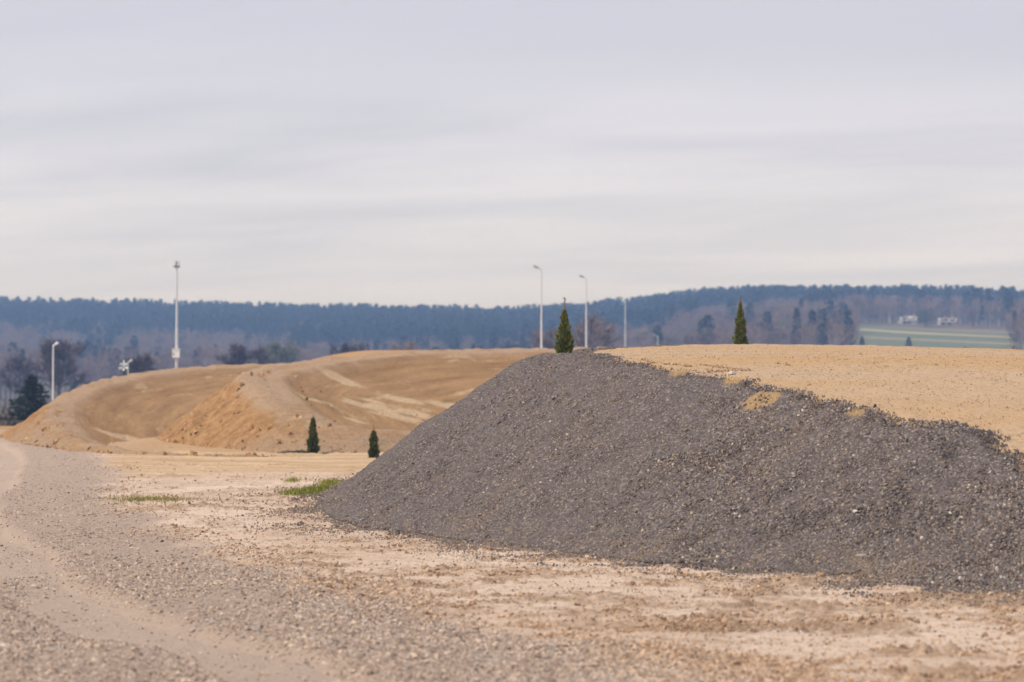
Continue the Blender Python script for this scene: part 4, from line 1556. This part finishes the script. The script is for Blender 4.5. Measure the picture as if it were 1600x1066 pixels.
tag(root, 'short dark mast carrying a cluster of small white horns', 'mast')

# white block seen past the left end of the berm
p = at(-12, 690, 92)
gz = float(base_ground(np.array([p.x]), np.array([p.y]))[0])
v, f = box_verts(-0.9, 0.47, -0.3, 0.3, gz - 0.2, at(0, 683, 92).z)
o = box('barrier_block', (-0.9, 0.47, -0.3, 0.3, -0.3, at(0, 683, 92).z - gz), M_white, None, 0.05)
o.location = (p.x, p.y, gz)
tag(o, 'white block just past the left foot of the orange berm', 'barrier block')

# ------------------------------------------------------------------ single stones
def rock(px, py, d, w, mat, seed, label, squash=(1, 0.7, 0.5)):
    o = hull_stone('rock', mat, 900 + seed, n=18, squash=squash)
    x = (px - 800) / FPX * d
    s = w / FPX * d
    z = float(surf_z(x, d)[0])
    o.scale = (s, s, s)
    o.location = (x, d, z + s * 0.12)
    o.rotation_euler = (0, 0, seed)
    link(o)
    return tag(o, label, 'rock')


rock(1143, 600, 25.6, 19, M_rock, 1, 'flat pale stone lying on the upper edge of the gravel bank')
rock(861, 748, 27.0, 9, M_rock, 2, 'small pale yellow stone alone in the middle of the gravel slope')
rock(491, 784, 32.6, 12, M_rockdark, 3, 'angular brown-grey stone beside the grass tuft at the bank foot')
rock(541, 796, 30.2, 10, M_rock, 4, 'ochre stone at the low left foot of the gravel bank')
rock(1260, 637, 23.6, 9, M_rock, 5, 'small whitish stone on the brink beside the dark gravel lip')
rock(1502, 899, 20.3, 13, M_rock, 6, 'whitish stone at the foot of the bank among ochre lumps')
rock(1444, 899, 20.2, 12, M_rock, 7, 'ochre lump at the foot of the bank next to the whitish stone')
rock(1335, 861, 20.9, 20, M_rock, 8, 'long sandy slab of earth low on the gravel bank', (1, 0.45, 0.35))
rock(1345, 886, 20.3, 22, M_rockdark, 9, 'broad brown clod of earth at the bank foot below the sandy slab', (1, 0.6, 0.4))
rock(603, 942, 17.9, 8, M_rockdark, 10, 'dark stone lying alone on pale sand beside the road edge')
rock(818, 679, 29.0, 12, M_rock, 11, 'small tan streak of stone high on the gravel slope', (1, 0.4, 0.35))

# ------------------------------------------------------------------ grass and weeds
def grass(name, spots, blades, mat, label, hgt, seed, cat='grass'):
    r = random.Random(seed)
    g = Geo()
    tot = sum(s[3] for s in spots)
    for (px, py, d, wgt, rx, ry) in spots:
        c = at(px, py, d)
        k = int(blades * wgt / tot)
        bx = np.array([r.gauss(0, rx * 0.5) for _ in range(k)]) + c.x
        by = np.array([r.gauss(0, ry * 0.5) for _ in range(k)]) + d
        bz = np.maximum(surf_z(bx, by), np.where(by > 45, berm_top(bx, by), -9))
        for x, y, z in zip(bx, by, bz):
            h = hgt * r.uniform(0.4, 1.25)
            dv = Vector((r.gauss(0, 0.4), r.gauss(0, 0.4), 1)).normalized()
            b0 = Vector((x, y, z - 0.01))
            sd = Vector((r.gauss(0, 1), r.gauss(0, 1), 0)).normalized()
            g.leaf(b0, dv, sd, h, h * r.uniform(0.06, 0.13), 0, min(1, max(0, 0.2 + 0.45 * r.random() + 0.35 * (h / hgt - 0.6))))
    o = g.build(name, mat)
    return tag(o, label, cat, kind='stuff')


grass('grass', [(474, 773, 35.2, 5, 0.26, 0.7), (497, 768, 36.2, 4, 0.20, 0.8), (516, 756, 38.5, 2.5, 0.14, 0.9), (458, 754, 39.5, 0.5, 0.14, 0.6)], 3600, M_grass,
      'bright green grass tuft at the left foot of the gravel bank', 0.095, 61)
grass('sparse_grass', [(205, 781, 33.4, 3, 0.5, 1.0), (235, 782, 33.2, 3, 0.4, 0.9), (275, 784, 32.8, 2, 0.4, 0.8)], 900, M_grass,
      'thin sparse grass growing on the sandy edge of the road', 0.07, 62)
grass('weeds', [(455, 706, 55.9, 4, 0.40, 0.25), (475, 706, 55.9, 2, 0.25, 0.2), (508, 711, 54.6, 0.8, 0.10, 0.2)], 1000, M_spruce,
      'low dark weeds in a strip at the foot of the berm beside the tall thuja', 0.07, 63, 'weeds')
grass('slope_weeds', [(318, 645, 66.5, 1, 0.3, 0.6), (345, 625, 67.5, 1, 0.3, 0.6), (385, 655, 63, 1, 0.4, 0.6), (300, 668, 66, 1, 0.2, 0.6)], 260, M_grass,
      'scattered green weeds on the orange outer slope of the curved berm', 0.09, 64, 'weeds')
grass('ramp_weeds', [(1487, 612, 27, 1, 0.10, 0.3), (1372, 600, 30, 1, 0.08, 0.3), (1300, 598, 31, 1, 0.08, 0.3), (1560, 636, 25, 1, 0.1, 0.3), (1138, 572, 33, 1, 0.08, 0.2), (985, 925, 18.6, 1.3, 0.07, 0.2)], 170, M_grass,
      'tiny green seedlings dotted over the sand', 0.04, 65, 'weeds')

grass('toe_weeds', [(1255, 898, 20.35, 1, 0.10, 0.2), (1320, 903, 20.0, 1, 0.12, 0.2), (1376, 906, 19.8, 1.2, 0.10, 0.2), (1150, 893, 20.75, 0.8, 0.12, 0.2), (700, 848, 24.4, 0.8, 0.2, 0.3), (560, 822, 27.2, 0.8, 0.2, 0.4)], 170, M_grass,
      'thin scattered weeds along the foot of the gravel bank', 0.05, 66, 'weeds')
grass('dry_stalks', [(465, 772, 35.4, 2, 0.5, 1.0), (505, 762, 37, 2, 0.4, 1.2), (230, 783, 33, 2, 0.8, 1.0), (330, 800, 30.5, 1, 0.8, 1.4), (420, 745, 41, 1, 1.0, 1.5)], 420, M_dry,
      'dead straw-coloured stalks mixed into the grass at the bank foot', 0.09, 67, 'dry grass')

# scrub in the lowland beyond the spruce
g = Geo()
r = random.Random(71)
for _ in range(4200):
    d = r.uniform(135, 190) if r.random() < 0.6 else r.uniform(300, 420)
    t_ = r.uniform(-0.28, -0.185 if d < 200 else -0.09)
    x = t_ * d
    z = float(base_ground(np.array([x]), np.array([d]))[0]) if d < 330 else float(terrain_far(np.array([x]), np.array([d]))[0])
    dv = (rvec(r) * 0.6 + Vector((0, 0, 1))).normalized()
    g.leaf(Vector((x, d, z + r.uniform(-0.1, 0.5 + d * 0.003))), dv, rvec(r), r.uniform(0.4, 0.9) * d / 200, 0.12 * d / 200, 0, r.random())
tag(g.build('scrub', M_twig), 'grey-brown scrub on the low ground beyond the spruce', 'scrub', kind='stuff')

# ------------------------------------------------------------------ haze
v, f = box_verts(-4200, 4200, -40, 2600, -40, 75)
hz = mesh_obj('haze', v, f, [])
hm = bpy.data.materials.new('haze_air')
hm.use_nodes = True
ht = hm.node_tree
ht.nodes.clear()
ho = N(ht, 'ShaderNodeOutputMaterial')
hv = N(ht, 'ShaderNodeVolumePrincipled')
hv.inputs['Color'].default_value = (0.29, 0.50, 1.0, 1)
hv.inputs['Absorption Color'].default_value = (1, 1, 1, 1)
hv.inputs['Density'].default_value = 0.00070
hv.inputs['Anisotropy'].default_value = 0.2
ht.links.new(hv.outputs[0], ho.inputs['Volume'])
hz.data.materials.append(hm)
tag(hz, 'thin bluish haze filling the valley air', 'haze', kind='stuff')
